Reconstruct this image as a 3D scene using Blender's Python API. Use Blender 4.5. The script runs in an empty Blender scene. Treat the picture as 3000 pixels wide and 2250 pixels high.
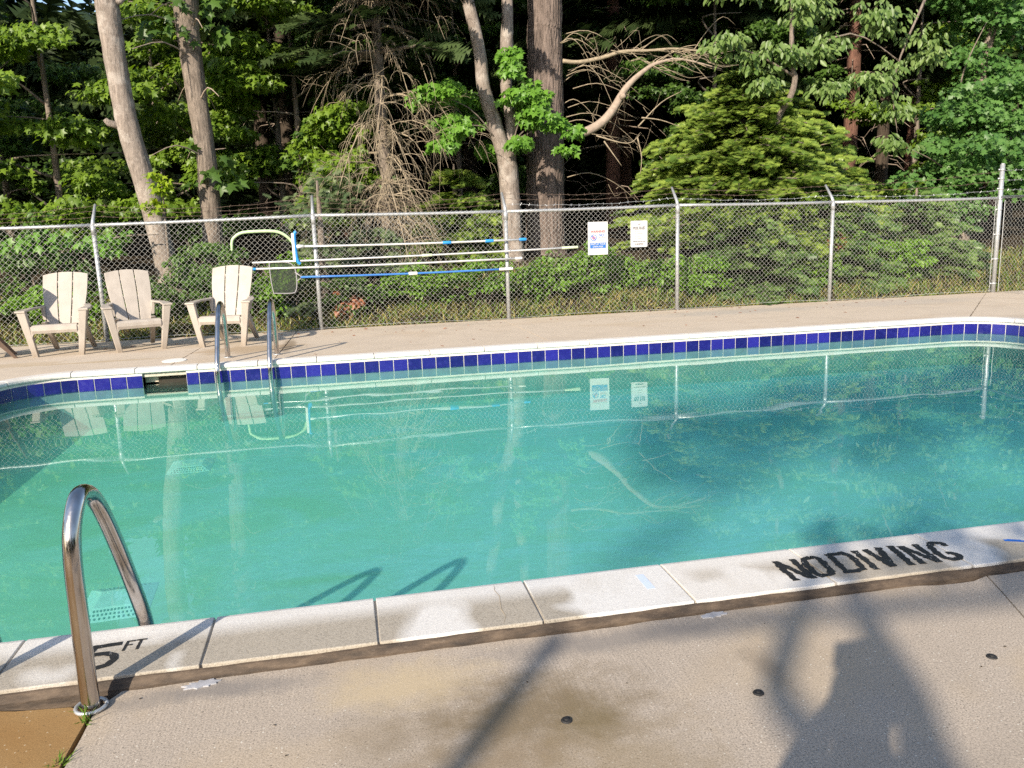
import bpy, math, random
import numpy as np
from mathutils import Matrix, Vector

# ------------------------------------------------------------------ camera, sky, sun, exposure
scene = bpy.context.scene
COL = scene.collection
R = math.radians
cam_d = bpy.data.cameras.new('camera'); cam = bpy.data.objects.new('camera', cam_d); COL.objects.link(cam)
cam_d.sensor_width = 36; cam_d.lens = 29.107; cam_d.clip_start = .02; cam_d.clip_end = 2000
yaw, pitch, roll = R(11.46), R(11.02), R(-1.86)
d = Vector((math.sin(yaw)*math.cos(pitch), math.cos(yaw)*math.cos(pitch), -math.sin(pitch)))
r = Vector((math.cos(yaw), -math.sin(yaw), 0)); u = r.cross(d)
r2 = math.cos(roll)*r + math.sin(roll)*u; u2 = -math.sin(roll)*r + math.cos(roll)*u
cam.matrix_world = Matrix(((r2.x, u2.x, -d.x, 0), (r2.y, u2.y, -d.y, 0), (r2.z, u2.z, -d.z, 1.306), (0, 0, 0, 1)))
scene.camera = cam

SUN_AZ, SUN_EL = R(35.5), R(26.5)         # light travels towards +X sin, +Y cos
w = bpy.data.worlds.new('World'); scene.world = w; w.use_nodes = True
nt = w.node_tree; bg = nt.nodes['Background']
sky = nt.nodes.new('ShaderNodeTexSky'); sky.sky_type = 'NISHITA'; sky.sun_disc = False
sky.sun_elevation = SUN_EL; sky.sun_rotation = math.pi + SUN_AZ
nt.links.new(sky.outputs[0], bg.inputs[0]); bg.inputs[1].default_value = .13
sun_d = bpy.data.lights.new('sun', 'SUN'); sun_d.energy = 4.3; sun_d.angle = R(.55); sun_d.color = (1, .89, .73)
sun = bpy.data.objects.new('sun', sun_d); COL.objects.link(sun); sun.location = (-30, -40, 30)
sun.rotation_euler = Vector((math.sin(SUN_AZ)*math.cos(SUN_EL), math.cos(SUN_AZ)*math.cos(SUN_EL), -math.sin(SUN_EL))).to_track_quat('-Z', 'Y').to_euler()
vs = scene.view_settings; vs.view_transform = 'Standard'; vs.look = 'None'; vs.gamma = 1; vs.use_curve_mapping = False
vs.exposure = .92
cy = scene.cycles; scene.render.engine = 'CYCLES'
cy.max_bounces = 8; cy.diffuse_bounces = 3; cy.glossy_bounces = 4; cy.transmission_bounces = 4; cy.transparent_max_bounces = 12
cy.volume_bounces = 1; cy.use_denoising = False; cy.sample_clamp_indirect = 6

rng = np.random.default_rng(7)
random.seed(7)

# ------------------------------------------------------------------ mesh helpers
class MB:
    """collects triangles / quads / polygons into ONE mesh"""
    def __init__(s): s.v = []; s.f = []; s.n = 0; s.rnd = []
    def add(s, verts, faces):
        verts = [tuple(p) for p in verts]
        s.v += verts; n = s.n; s.f += [tuple(i+n for i in f) for f in faces]; s.n += len(verts); return s
    def box(s, x0, x1, y0, y1, z0, z1):
        v = [(x, y, z) for z in (z0, z1) for y in (y0, y1) for x in (x0, x1)]
        return s.add(v, [(0,2,3,1),(4,5,7,6),(0,1,5,4),(2,6,7,3),(0,4,6,2),(1,3,7,5)])
    def hexa(s, b, t):
        """4 bottom points, 4 top points, same winding (counter-clockwise from above)"""
        return s.add(list(b)+list(t), [(3,2,1,0),(4,5,6,7),(0,1,5,4),(1,2,6,5),(2,3,7,6),(3,0,4,7)])
    def prism(s, pts, vec):
        n = len(pts); v = Vector(vec); a = [Vector(p) for p in pts]
        return s.add(a+[p+v for p in a], [tuple(range(n))[::-1], tuple(range(n, 2*n))]+[(i, (i+1)%n, n+(i+1)%n, n+i) for i in range(n)])
    def tube(s, path, rad, sides=8, cap=True):
        P = [Vector(p) for p in path]; n = len(P)
        if not hasattr(rad, '__len__'): rad = [rad]*n
        T = []
        for i in range(n):
            t = P[min(i+1, n-1)]-P[max(i-1, 0)]; t.normalize(); T.append(t)
        up = Vector((0, 0, 1)) if abs(T[0].z) < .9 else Vector((0, 1, 0))
        nrm = (up-T[0]*up.dot(T[0])).normalized()
        v = []
        for i in range(n):
            nrm = (nrm-T[i]*nrm.dot(T[i])).normalized(); b = T[i].cross(nrm)
            for k in range(sides):
                a = 2*math.pi*k/sides
                v.append(P[i]+(nrm*math.cos(a)+b*math.sin(a))*rad[i])
        f = []
        for i in range(n-1):
            for k in range(sides):
                k2 = (k+1)%sides
                f.append((i*sides+k, i*sides+k2, (i+1)*sides+k2, (i+1)*sides+k))
        if cap: f += [tuple(range(sides))[::-1], tuple(range((n-1)*sides, n*sides))]
        return s.add(v, f)
    def disc(s, c, rad, h, sides=20, top=None):
        top = rad if top is None else top
        x, y, z = c
        v = [(x+q*math.cos(2*math.pi*k/sides), y+q*math.sin(2*math.pi*k/sides), z+zz) for q, zz in ((rad, 0), (top, h)) for k in range(sides)]
        return s.add(v, [tuple(range(sides))[::-1], tuple(range(sides, 2*sides))]+[(k, (k+1)%sides, sides+(k+1)%sides, sides+k) for k in range(sides)])
    def build(s, name, m, parent=None, smooth=False, bevel=0):
        me = bpy.data.meshes.new(name); me.from_pydata(s.v, [], s.f); me.update()
        return link(name, me, m, parent, smooth, bevel)

def link(name, me, m, parent=None, smooth=False, bevel=0):
    o = bpy.data.objects.new(name, me); COL.objects.link(o)
    if m is not None and not len(me.materials): me.materials.append(m)
    if parent is not None: o.parent = parent
    if smooth: me.polygons.foreach_set('use_smooth', [True]*len(me.polygons))
    if bevel:
        b = o.modifiers.new('bevel', 'BEVEL'); b.width = bevel; b.segments = 2; b.limit_method = 'ANGLE'; b.angle_limit = R(35)
    return o

def tag(o, label=None, cat=None, group=None, kind=None):
    if label: o['label'] = label
    if cat: o['category'] = cat
    if group: o['group'] = group
    if kind: o['kind'] = kind
    return o

def empty(name, loc=(0, 0, 0), rz=0):
    o = bpy.data.objects.new(name, None); COL.objects.link(o); o.location = loc; o.rotation_euler = (0, 0, rz); o.empty_display_size = .1
    return o

def kids(o): return [c for c in bpy.data.objects if c.parent == o]
def copy_tree(o, parent=None):
    c = o.copy(); COL.objects.link(c)
    if parent is not None: c.parent = parent
    for k in kids(o): copy_tree(k, c)
    return c

def arrays_mesh(name, V, F, rnd=None):
    """V (n,3) float, F (m,3) int triangles, rnd (n,) value kept as the vertex attribute 'rnd'"""
    me = bpy.data.meshes.new(name)
    me.vertices.add(len(V)); me.vertices.foreach_set('co', np.asarray(V, np.float32).ravel())
    k = F.shape[1]
    me.loops.add(F.size); me.loops.foreach_set('vertex_index', F.astype(np.int32).ravel())
    me.polygons.add(len(F)); me.polygons.foreach_set('loop_start', np.arange(0, F.size, k, dtype=np.int32))
    me.update(calc_edges=True)
    if rnd is not None:
        a = me.attributes.new('rnd', 'FLOAT', 'POINT'); a.data.foreach_set('value', np.asarray(rnd, np.float32))
    return me

def catmull(pts, n=6):
    P = [Vector(p) for p in pts]; out = []
    for i in range(len(P)-1):
        a, b, c, e = P[max(i-1, 0)], P[i], P[i+1], P[min(i+2, len(P)-1)]
        for k in range(n):
            t = k/n
            out.append(.5*((2*b)+(c-a)*t+(2*a-5*b+4*c-e)*t*t+(3*b-a-3*c+e)*t**3))
    out.append(P[-1]); return out

# ------------------------------------------------------------------ material helpers
class NT:
    def __init__(s, name):
        s.m = bpy.data.materials.new(name); s.m.use_nodes = True; s.t = s.m.node_tree; s.p = s.t.nodes['Principled BSDF']; s.out = s.t.nodes['Material Output']
    def n(s, typ, **kw):
        nd = s.t.nodes.new('ShaderNode'+typ)
        for k, v in kw.items():
            if k in nd.inputs: s.set(nd.inputs[k], v)
            else: setattr(nd, k, v)
        return nd
    def set(s, inp, v):
        if hasattr(v, 'is_linked') or isinstance(v, bpy.types.NodeSocket): s.t.links.new(v, inp)
        else: inp.default_value = v if not (isinstance(v, tuple) and len(v) == 3 and inp.type == 'RGBA') else (*v, 1)
    def coord(s, scale=(1, 1, 1), obj=True, rot=(0, 0, 0), loc=(0, 0, 0)):
        c = s.n('TexCoord'); mp = s.n('Mapping'); s.t.links.new(c.outputs['Object' if obj else 'Generated'], mp.inputs[0])
        mp.inputs['Scale'].default_value = scale; mp.inputs['Rotation'].default_value = rot; mp.inputs['Location'].default_value = loc
        return mp.outputs[0]
    def geo(s, scale=(1, 1, 1), loc=(0, 0, 0)):
        c = s.n('NewGeometry'); mp = s.n('Mapping'); s.t.links.new(c.outputs['Position'], mp.inputs[0])
        mp.inputs['Scale'].default_value = scale; mp.inputs['Location'].default_value = loc
        return mp.outputs[0]
    def noise(s, vec, scale, detail=4, rough=.55, dist=0):
        nd = s.n('TexNoise'); s.t.links.new(vec, nd.inputs['Vector'])
        nd.inputs['Scale'].default_value = scale; nd.inputs['Detail'].default_value = detail; nd.inputs['Roughness'].default_value = rough; nd.inputs['Distortion'].default_value = dist
        return nd.outputs['Fac']
    def ramp(s, fac, stops, interp='LINEAR'):
        nd = s.n('ValToRGB'); nd.color_ramp.interpolation = interp; el = nd.color_ramp.elements
        while len(el) < len(stops): el.new(.5)
        for e, (p, c) in zip(el, stops):
            e.position = p; e.color = (*c, 1) if isinstance(c, tuple) else (c, c, c, 1)
        s.t.links.new(fac, nd.inputs[0]); return nd.outputs[0]
    def mix(s, fac, a, b, mode='MIX'):
        nd = s.n('Mix'); nd.data_type = 'RGBA'; nd.blend_type = mode
        for i, v in ((0, fac), (6, a), (7, b)): s.set(nd.inputs[i], v)
        return nd.outputs[2]
    def math(s, op, a, b=0., clamp=False):
        nd = s.n('Math'); nd.operation = op; nd.use_clamp = clamp
        s.set(nd.inputs[0], a); s.set(nd.inputs[1], b); return nd.outputs[0]
    def bump(s, h, strength=.3, dist=.01, normal=None):
        nd = s.n('Bump'); nd.inputs['Strength'].default_value = strength; nd.inputs['Distance'].default_value = dist
        s.t.links.new(h, nd.inputs['Height'])
        if normal is not None: s.t.links.new(normal, nd.inputs['Normal'])
        return nd.outputs[0]
    def fin(s, col=None, rough=None, metal=None, normal=None, spec=None):
        for k, v in (('Base Color', col), ('Roughness', rough), ('Metallic', metal), ('Normal', normal), ('Specular IOR Level', spec)):
            if v is not None: s.set(s.p.inputs[k], v)
        return s.m

def simple(name, col, rough=.5, metal=0, var=.15, scale=30, spec=None, bump=0):
    t = NT(name); g = t.coord(); n = t.noise(g, scale, 4)
    c = t.ramp(n, [(.25, tuple(x*(1-var) for x in col)), (.75, tuple(min(1, x*(1+var)) for x in col))])
    n2 = t.noise(g, scale*.35, 3)
    rr = t.ramp(n2, [(.3, max(0, rough-.08)), (.7, min(1, rough+.1))])
    return t.fin(c, rr, metal, t.bump(n, bump, .004) if bump else None, spec)

def concrete(name, base, stain, brush=0, stain_lo=.5, stain_hi=.7, speck=1., fleck=(.62,.58,.5)):
    t = NT(name); g = t.geo()
    fine = t.noise(g, 190, 4, .75); mid = t.noise(g, 48, 5, .65); big = t.noise(g, 1.1, 4, .55, .6); big2 = t.noise(t.geo(loc=(7, 3, 1)), 2.4, 5, .6, .8)
    c = t.ramp(fine, [(.30, tuple(x*(1-.62*speck) for x in base)), (.45, tuple(x*(1-.12*speck) for x in base)), (.62, tuple(x*(1+.12*speck) for x in base)), (.78, tuple(min(1, x*(1+.35*speck)) for x in base))])
    c = t.mix(t.ramp(mid, [(.35, .0), (.7, .45)]), c, tuple(x*.78 for x in base))
    c = t.mix(t.ramp(big, [(stain_lo, 0.), (stain_hi, .75)]), c, stain)
    c = t.mix(t.ramp(big2, [(.45, 0.), (.75, .35)]), c, tuple(x*.6 for x in base))
    vo = t.n('TexVoronoi'); t.t.links.new(g, vo.inputs['Vector']); vo.inputs['Scale'].default_value = 75
    dots = t.ramp(vo.outputs['Distance'], [(.0, 1.), (.13, 1.), (.2, 0.)])
    sel = t.ramp(t.n('SeparateColor', Color=vo.outputs['Color']).outputs[0], [(.80, 0.), (.82, 1.)])
    c = t.mix(t.math('MULTIPLY', dots, sel), c, fleck)
    sel2 = t.ramp(t.n('SeparateColor', Color=vo.outputs['Color']).outputs[1], [(.84, 0.), (.86, 1.)])
    c = t.mix(t.math('MULTIPLY', dots, sel2), c, tuple(x*.35 for x in base))
    h = t.math('ADD', fine, t.math('MULTIPLY', mid, .8))
    if brush:
        ln = t.noise(t.geo(scale=(1, .02, 1)), 160, 2, .5)
        msk = t.ramp(t.noise(t.geo(loc=(2, 9, 0)), .9, 2), [(.4, 0.), (.6, 1.)])
        c = t.mix(t.math('MULTIPLY', t.ramp(ln, [(.38, .32), (.52, 0.)]), msk), c, tuple(x*.5 for x in base))
        h = t.math('ADD', h, t.math('MULTIPLY', t.math('MULTIPLY', ln, msk), .7))
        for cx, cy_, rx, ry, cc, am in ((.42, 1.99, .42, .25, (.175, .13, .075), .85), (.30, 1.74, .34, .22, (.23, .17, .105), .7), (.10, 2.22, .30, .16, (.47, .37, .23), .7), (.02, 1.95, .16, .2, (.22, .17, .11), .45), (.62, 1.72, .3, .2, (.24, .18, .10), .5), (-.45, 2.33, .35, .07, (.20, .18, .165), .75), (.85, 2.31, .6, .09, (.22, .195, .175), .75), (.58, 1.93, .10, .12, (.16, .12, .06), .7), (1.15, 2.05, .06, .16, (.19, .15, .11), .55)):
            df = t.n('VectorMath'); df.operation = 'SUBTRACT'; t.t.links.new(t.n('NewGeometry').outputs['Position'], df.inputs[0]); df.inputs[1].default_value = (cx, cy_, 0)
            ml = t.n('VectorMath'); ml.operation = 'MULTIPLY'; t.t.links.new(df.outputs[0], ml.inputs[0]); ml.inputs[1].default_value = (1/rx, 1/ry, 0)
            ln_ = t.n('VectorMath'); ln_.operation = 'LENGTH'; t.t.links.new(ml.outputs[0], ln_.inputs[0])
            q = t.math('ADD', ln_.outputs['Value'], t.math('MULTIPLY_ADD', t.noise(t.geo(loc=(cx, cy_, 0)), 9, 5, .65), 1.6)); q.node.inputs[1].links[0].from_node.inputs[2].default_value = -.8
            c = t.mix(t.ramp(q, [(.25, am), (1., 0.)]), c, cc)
    return t.fin(c, .88, None, t.bump(h, .26, .004), .25)

M = {}
M['deck'] = concrete('deck_concrete', (.44, .37, .30), (.42, .32, .20), brush=1, speck=1.8)
def add_spots(m, spots):
    """lasting stains with a shape of their own, laid into the concrete's colour"""
    t = NT.__new__(NT); t.m = m; t.t = m.node_tree; t.p = t.t.nodes['Principled BSDF']; t.out = t.t.nodes['Material Output']
    src = t.p.inputs['Base Color'].links[0].from_socket; c = src
    for cx, cy_, rx, ry, cc, am in spots:
        df = t.n('VectorMath'); df.operation = 'SUBTRACT'; t.t.links.new(t.n('NewGeometry').outputs['Position'], df.inputs[0]); df.inputs[1].default_value = (cx, cy_, 0)
        ml = t.n('VectorMath'); ml.operation = 'MULTIPLY'; t.t.links.new(df.outputs[0], ml.inputs[0]); ml.inputs[1].default_value = (1/rx, 1/ry, 0)
        ln = t.n('VectorMath'); ln.operation = 'LENGTH'; t.t.links.new(ml.outputs[0], ln.inputs[0])
        nz = t.math('MULTIPLY', t.math('SUBTRACT', t.noise(t.geo(loc=(cx, cy_, 0)), 5, 5, .65), .5), 1.6)
        c = t.mix(t.ramp(t.math('ADD', ln.outputs['Value'], nz), [(.5, am), (1., 0.)]), c, cc)
    t.set(t.p.inputs['Base Color'], c); return m
M['deck_far'] = add_spots(concrete('far_deck_concrete', (.58, .485, .385), (.46, .36, .26), stain_lo=.52, stain_hi=.75, speck=.9),
    [(-1.05, 9.75, .75, .55, (.36, .26, .16), .75), (-.64, 9.9, .10, .9, (.20, .15, .10), .7), (-2.5, 9.35, .9, .10, (.40, .30, .18), .6), (5.6, 11.0, 1.6, .5, (.40, .36, .31), .7), (8.2, 11.0, 1.5, .7, (.42, .37, .32), .6),
     (1.3, 11.4, 1.2, .35, (.42, .36, .29), .55), (3.6, 10.2, .9, .25, (.47, .38, .28), .5), (-3.4, 9.5, .6, .25, (.42, .32, .2), .5)])
M['deck_rust'] = concrete('rusty_concrete', (.345, .225, .10), (.24, .125, .04), stain_lo=.40, stain_hi=.62, speck=1.1, fleck=(.45, .36, .24))
def coping_mat():
    t = NT('coping_stone'); g = t.geo(); o = t.n('ObjectInfo').outputs['Random']
    fine = t.noise(g, 190, 4, .7); big = t.noise(t.geo(loc=(5.3, 2.2, 0), scale=(1, .7, 1)), 2.1, 3, .45, .3)
    c = t.ramp(fine, [(.3, (.49, .475, .46)), (.5, (.61, .595, .575)), (.75, (.70, .685, .66))])
    c2 = t.ramp(fine, [(.32, (.13, .11, .08)), (.48, (.285, .25, .20)), (.72, (.385, .34, .275))])
    ysep = t.n('SeparateXYZ', Vector=t.n('NewGeometry').outputs['Position']).outputs[1]
    near = t.ramp(t.math('MULTIPLY', ysep, .1), [(.27, 1.), (.4, 0.)])
    # wet, bare patches on the stones of the near side, away from the water edge
    edge = t.ramp(t.math('MULTIPLY', ysep, .2), [(.515, 1.), (.535, 0.)])
    wet = t.math('MULTIPLY', t.math('MULTIPLY', t.ramp(big, [(.435, 0.), (.49, .9)]), near), edge)
    c = t.mix(wet, c, c2)
    c = t.mix(t.ramp(t.noise(g, 7, 5, .6), [(.5, 0.), (.8, .35)]), c, (.40, .35, .28))
    c = t.mix(t.math('MULTIPLY', t.ramp(o, [(0., 0.), (1., .22)]), 1.), c, (.56, .47, .36))
    return t.fin(c, .8, None, t.bump(fine, .35, .004), .3)
M['coping'] = coping_mat()
M['mortar'] = simple('mortar', (.45, .40, .33), .9, var=.3, scale=60)
def sealant():
    t = NT('brown_joint_sealant'); g = t.geo(scale=(1, 1, 4)); n = t.noise(g, 9, 6, .65); f = t.noise(g, 90, 3)
    c = t.ramp(n, [(.3, (.022, .016, .012)), (.5, (.062, .043, .029)), (.75, (.14, .10, .068))])
    c = t.mix(t.ramp(f, [(.58, 0.), (.78, .3)]), c, (.22, .18, .14))
    return t.fin(c, .8, None, t.bump(n, .5, .01))
M['sealant'] = sealant()
def tile_mat():
    t = NT('blue_glazed_tile'); o = t.n('ObjectInfo').outputs['Random']; n = t.noise(t.geo(), 22, 4)
    c = t.mix(o, (.006, .007, .085), (.018, .016, .205))
    c = t.mix(t.ramp(n, [(.5, 0.), (.8, .35)]), c, (.028, .03, .24))
    return t.fin(c, t.ramp(n, [(.3, .12), (.7, .3)]), None, t.bump(n, .06, .004), .5)
M['tile'] = tile_mat()
M['grout'] = simple('white_grout', (.62, .58, .52), .85, var=.12, scale=80)
M['steel'] = None
def steel():
    t = NT('polished_steel'); g = t.coord(scale=(1, 1, .18)); n = t.noise(g, 24, 5, .6)
    c = t.ramp(n, [(.35, (.56, .54, .53)), (.7, (.42, .36, .31))])
    rr = t.ramp(t.noise(t.coord(scale=(3, 3, .4)), 60, 4), [(.35, .10), (.75, .26)])
    return t.fin(c, rr, 1., t.bump(n, .04, .003))
M['steel'] = steel()
M['galv'] = simple('galvanised_steel', (.46, .47, .48), .45, .55, .16, 40)
M['mesh'] = simple('galvanised_wire', (.42, .41, .39), .5, .3, .1, 20)
M['rust_wire'] = simple('rusty_barbed_wire', (.12, .085, .065), .8, .2, .35, 12)
M['alu'] = simple('pole_aluminium', (.66, .66, .66), .35, .45, .08, 30)
M['blue_pole'] = simple('blue_coated_pole', (.045, .17, .50), .4, 0, .1, 30)
M['blue_plastic'] = simple('blue_plastic', (.02, .24, .62), .45, 0, .1, 30)
M['white_plastic'] = simple('white_plastic', (.74, .73, .70), .5, 0, .06, 30)
M['cream_plastic'] = simple('pale_green_plastic', (.50, .58, .40), .5, 0, .08, 30)
M['green_hook'] = simple('pale_green_paint', (.44, .60, .34), .45, 0, .12, 20)
M['black_rubber'] = simple('black_rubber', (.014, .013, .013), .7, 0, .3, 60)
def resin():
    t = NT('beige_resin'); n = t.noise(t.coord(scale=(1, 1, .35)), 9, 5, .65); f = t.noise(t.coord(), 70, 3)
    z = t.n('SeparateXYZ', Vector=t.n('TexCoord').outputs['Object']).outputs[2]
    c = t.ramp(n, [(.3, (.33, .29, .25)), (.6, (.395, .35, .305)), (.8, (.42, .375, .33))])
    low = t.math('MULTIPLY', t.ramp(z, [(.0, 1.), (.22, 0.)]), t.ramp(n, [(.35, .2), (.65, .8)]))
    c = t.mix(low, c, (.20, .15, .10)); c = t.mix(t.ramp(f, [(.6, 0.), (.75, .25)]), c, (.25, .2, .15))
    return t.fin(c, t.ramp(n, [(.3, .45), (.7, .6)]), None, t.bump(f, .06, .003))
M['beige_resin'] = resin()
M['brown_resin'] = simple('brown_resin', (.13, .085, .06), .55, 0, .08, 14)
M['sign_white'] = simple('sign_white', (.55, .54, .54), .55, 0, .02, 10)
M['ink_red'] = simple('red_print', (.50, .05, .06), .6, 0, .05)
M['ink_blue'] = simple('blue_print', (.02, .13, .42), .6, 0, .05)
M['ink_grey'] = simple('grey_print', (.03, .03, .035), .6, 0, .05)
M['ink_pale'] = simple('pale_grey_print', (.26, .25, .26), .6, 0, .05)
M['ink_pink'] = simple('pink_print', (.45, .16, .20), .6, 0, .05)
M['patch'] = simple('grey_caulk', (.34, .34, .36), .7, 0, .25, 40, bump=.3)
M['blue_tape'] = simple('blue_tape', (.02, .13, .50), .6, 0, .2, 30)
M['pale_tape'] = simple('pale_tape', (.55, .63, .80), .4, 0, .04, 20)
M['drain'] = simple('drain_plastic', (.44, .66, .58), .5, 0, .08, 20)
M['dark_hole'] = simple('drain_slot', (.08, .22, .19), .8, 0, .1, 20)
M['skimmer'] = simple('skimmer_liner', (.022, .016, .009), .8, 0, .5, 12)
M['skin'] = simple('skin', (.50, .32, .24), .55, 0, .05, 20)
M['shirt'] = simple('shirt_cloth', (.20, .22, .28), .9, 0, .1, 40)
M['hair'] = simple('hair', (.06, .04, .03), .6, 0, .2, 40)
def paint():
    t = NT('worn_black_paint'); n = t.noise(t.geo(scale=(1.6, 1, 1)), 60, 5, .7); b = t.noise(t.geo(), 22, 2)
    f = t.math('ADD', n, t.math('MULTIPLY', b, .35))
    c = t.ramp(f, [(.30, (.010, .010, .011)), (.83, (.018, .018, .019)), (.87, (.50, .48, .45))])
    return t.fin(c, .55, None, t.bump(n, .4, .003))
M['paint'] = paint()
def plaster():
    t = NT('pool_plaster'); g = t.geo(); n = t.noise(t.geo(scale=(1, 1.5, 1)), .8, 5, .6, 1.2); f = t.noise(t.geo(scale=(1, 2.2, 1)), 9, 6, .65, .8)
    x = t.n('SeparateXYZ', Vector=t.n('NewGeometry').outputs['Position']).outputs[0]
    grad = t.ramp(t.math('MULTIPLY_ADD', x, .1), [(0, 0.), (1, 1.)])
    nd = t.n('MapRange'); t.t.links.new(x, nd.inputs[0]); nd.inputs[1].default_value = -2.6; nd.inputs[2].default_value = 5.5
    c = t.ramp(nd.outputs[0], [(0., (.31, .54, .37)), (.22, (.31, .54, .48)), (.5, (.30, .53, .56)), (1., (.26, .48, .56))])
    alg = t.math('MULTIPLY', t.ramp(n, [(.42, 0.), (.66, 1.)]), t.ramp(nd.outputs[0], [(.0, 1.), (.5, .5), (1., .3)]))
    c = t.mix(alg, c, (.25, .46, .25))
    c = t.mix(t.ramp(f, [(.42, .28), (.56, 0.)]), c, (.20, .42, .26))
    c = t.mix(t.ramp(f, [(.60, 0.), (.75, .25)]), c, (.55, .8, .66))
    return t.fin(c, .9, None, t.bump(f, .2, .01), .2)
M['plaster'] = plaster()
M['wall_plaster'] = simple('dimmed_algae_pool_wall', (.13, .23, .20), .9, 0, .25, 6)  # algae grey, darkened further in place of light lost in the water
def water():
    t = NT('pool_water'); g = t.geo(scale=(1, 1.35, 1))
    n = t.noise(g, 1.7, 1, .4, .2); n2 = t.noise(t.geo(loc=(4, 2, 0), scale=(1, 1.6, 1)), 7, 2, .5)
    act = t.ramp(t.noise(t.geo(loc=(1, 5, 0)), .55, 2), [(.48, .0), (.70, 1.)])
    h = t.math('ADD', n, t.math('MULTIPLY', t.math('MULTIPLY', n2, act), .14))
    nor = t.bump(h, .05, .028)
    tr = t.n('BsdfTransparent'); gl = t.n('BsdfGlossy'); gl.inputs['Roughness'].default_value = .0
    t.t.links.new(nor, gl.inputs['Normal'])
    tr.inputs[0].default_value = (.95, 1, .99, 1); gl.inputs[0].default_value = (.92, 1, .97, 1)
    fr = t.n('Fresnel'); bf = t.n('NewGeometry').outputs['Backfacing']; t.set(fr.inputs['IOR'], t.math('MULTIPLY_ADD', bf, 1/1.33-1.33)); fr.inputs['IOR'].links[0].from_node.inputs[2].default_value = 1.33; t.t.links.new(nor, fr.inputs['Normal'])
    mx = t.n('MixShader'); t.t.links.new(fr.outputs[0], mx.inputs[0]); t.t.links.new(tr.outputs[0], mx.inputs[1]); t.t.links.new(gl.outputs[0], mx.inputs[2])
    t.t.links.new(mx.outputs[0], t.out.inputs['Surface'])
    ab = t.n('VolumeAbsorption'); ab.inputs['Color'].default_value = (.04, .78, .75, 1); ab.inputs['Density'].default_value = .55
    sc_ = t.n('VolumeScatter'); sc_.inputs['Color'].default_value = (.43, .91, .90, 1); sc_.inputs['Density'].default_value = .27; sc_.inputs['Anisotropy'].default_value = .2
    ad = t.n('AddShader'); t.t.links.new(ab.outputs[0], ad.inputs[0]); t.t.links.new(sc_.outputs[0], ad.inputs[1])
    t.t.links.new(ad.outputs[0], t.out.inputs['Volume'])
    t.t.nodes.remove(t.p)
    return t.m
M['water'] = water()

def leaf_mat(name, a, b, c=None, trans=.35, gloss=.35, patch=(.5, .8)):
    """leaf colour varies leaf by leaf (attribute rnd) and clump by clump"""
    t = NT(name); at = t.n('Attribute'); at.attribute_name = 'rnd'; n = t.noise(t.geo(), .9, 3)
    f = t.math('ADD', t.math('MULTIPLY', at.outputs['Fac'], .65), t.math('MULTIPLY', n, .45))
    col = t.ramp(f, [(.2, a), (.8, b)])
    if c: col = t.mix(t.ramp(t.math('ADD', at.outputs['Fac'], 0.), [(.988, 0.), (.992, 1.)]), col, c)
    t.fin(col, .42, None, None, gloss)
    tl = t.n('BsdfTranslucent'); hs = t.n('HueSaturation'); hs.inputs['Value'].default_value = 1.5; hs.inputs['Saturation'].default_value = 1.1
    t.t.links.new(col, hs.inputs['Color']); t.t.links.new(hs.outputs[0], tl.inputs[0])
    mx = t.n('MixShader'); mx.inputs[0].default_value = trans
    t.t.links.new(t.p.outputs[0], mx.inputs[1]); t.t.links.new(tl.outputs[0], mx.inputs[2]); t.t.links.new(mx.outputs[0], t.out.inputs['Surface'])
    return t.m
M['maple'] = leaf_mat('maple_leaves', (.06, .12, .013), (.175, .27, .028))
M['maple_bright'] = leaf_mat('bright_maple_leaves', (.08, .19, .022), (.15, .30, .040))
M['maple_dark'] = leaf_mat('shaded_maple_leaves', (.035, .075, .014), (.085, .16, .028))  # maple leaves again, with shade put into a darker colour
M['yellow'] = leaf_mat('yellow_green_leaves', (.15, .25, .012), (.26, .34, .02))
M['oak'] = leaf_mat('oak_leaves', (.05, .13, .030), (.115, .225, .055), (.35, .22, .05))
M['cherry'] = leaf_mat('cherry_leaves', (.075, .14, .030), (.19, .27, .085))
M['hemlock'] = leaf_mat('hemlock_needles', (.055, .115, .02), (.25, .33, .06), trans=.28)
M['fir'] = leaf_mat('fir_needles', (.04, .095, .025), (.165, .25, .07), trans=.2)
M['pine_dark'] = leaf_mat('dark_evergreen_needles', (.018, .034, .012), (.055, .082, .028), trans=.15, gloss=.15)
M['spruce'] = leaf_mat('spruce_needles', (.06, .10, .045), (.13, .17, .075), trans=.15)
M['shrub'] = leaf_mat('shrub_leaves', (.075, .17, .014), (.17, .31, .030))
M['bush'] = leaf_mat('bush_leaves', (.045, .105, .020), (.115, .20, .040))
M['dead_needles'] = leaf_mat('dead_orange_needles', (.24, .085, .04), (.42, .17, .09), trans=.2)
M['dry_grass'] = leaf_mat('dry_grass', (.17, .18, .04), (.40, .33, .115), trans=.3)
M['grass'] = leaf_mat('green_grass', (.07, .14, .02), (.16, .26, .04), trans=.3)
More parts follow.
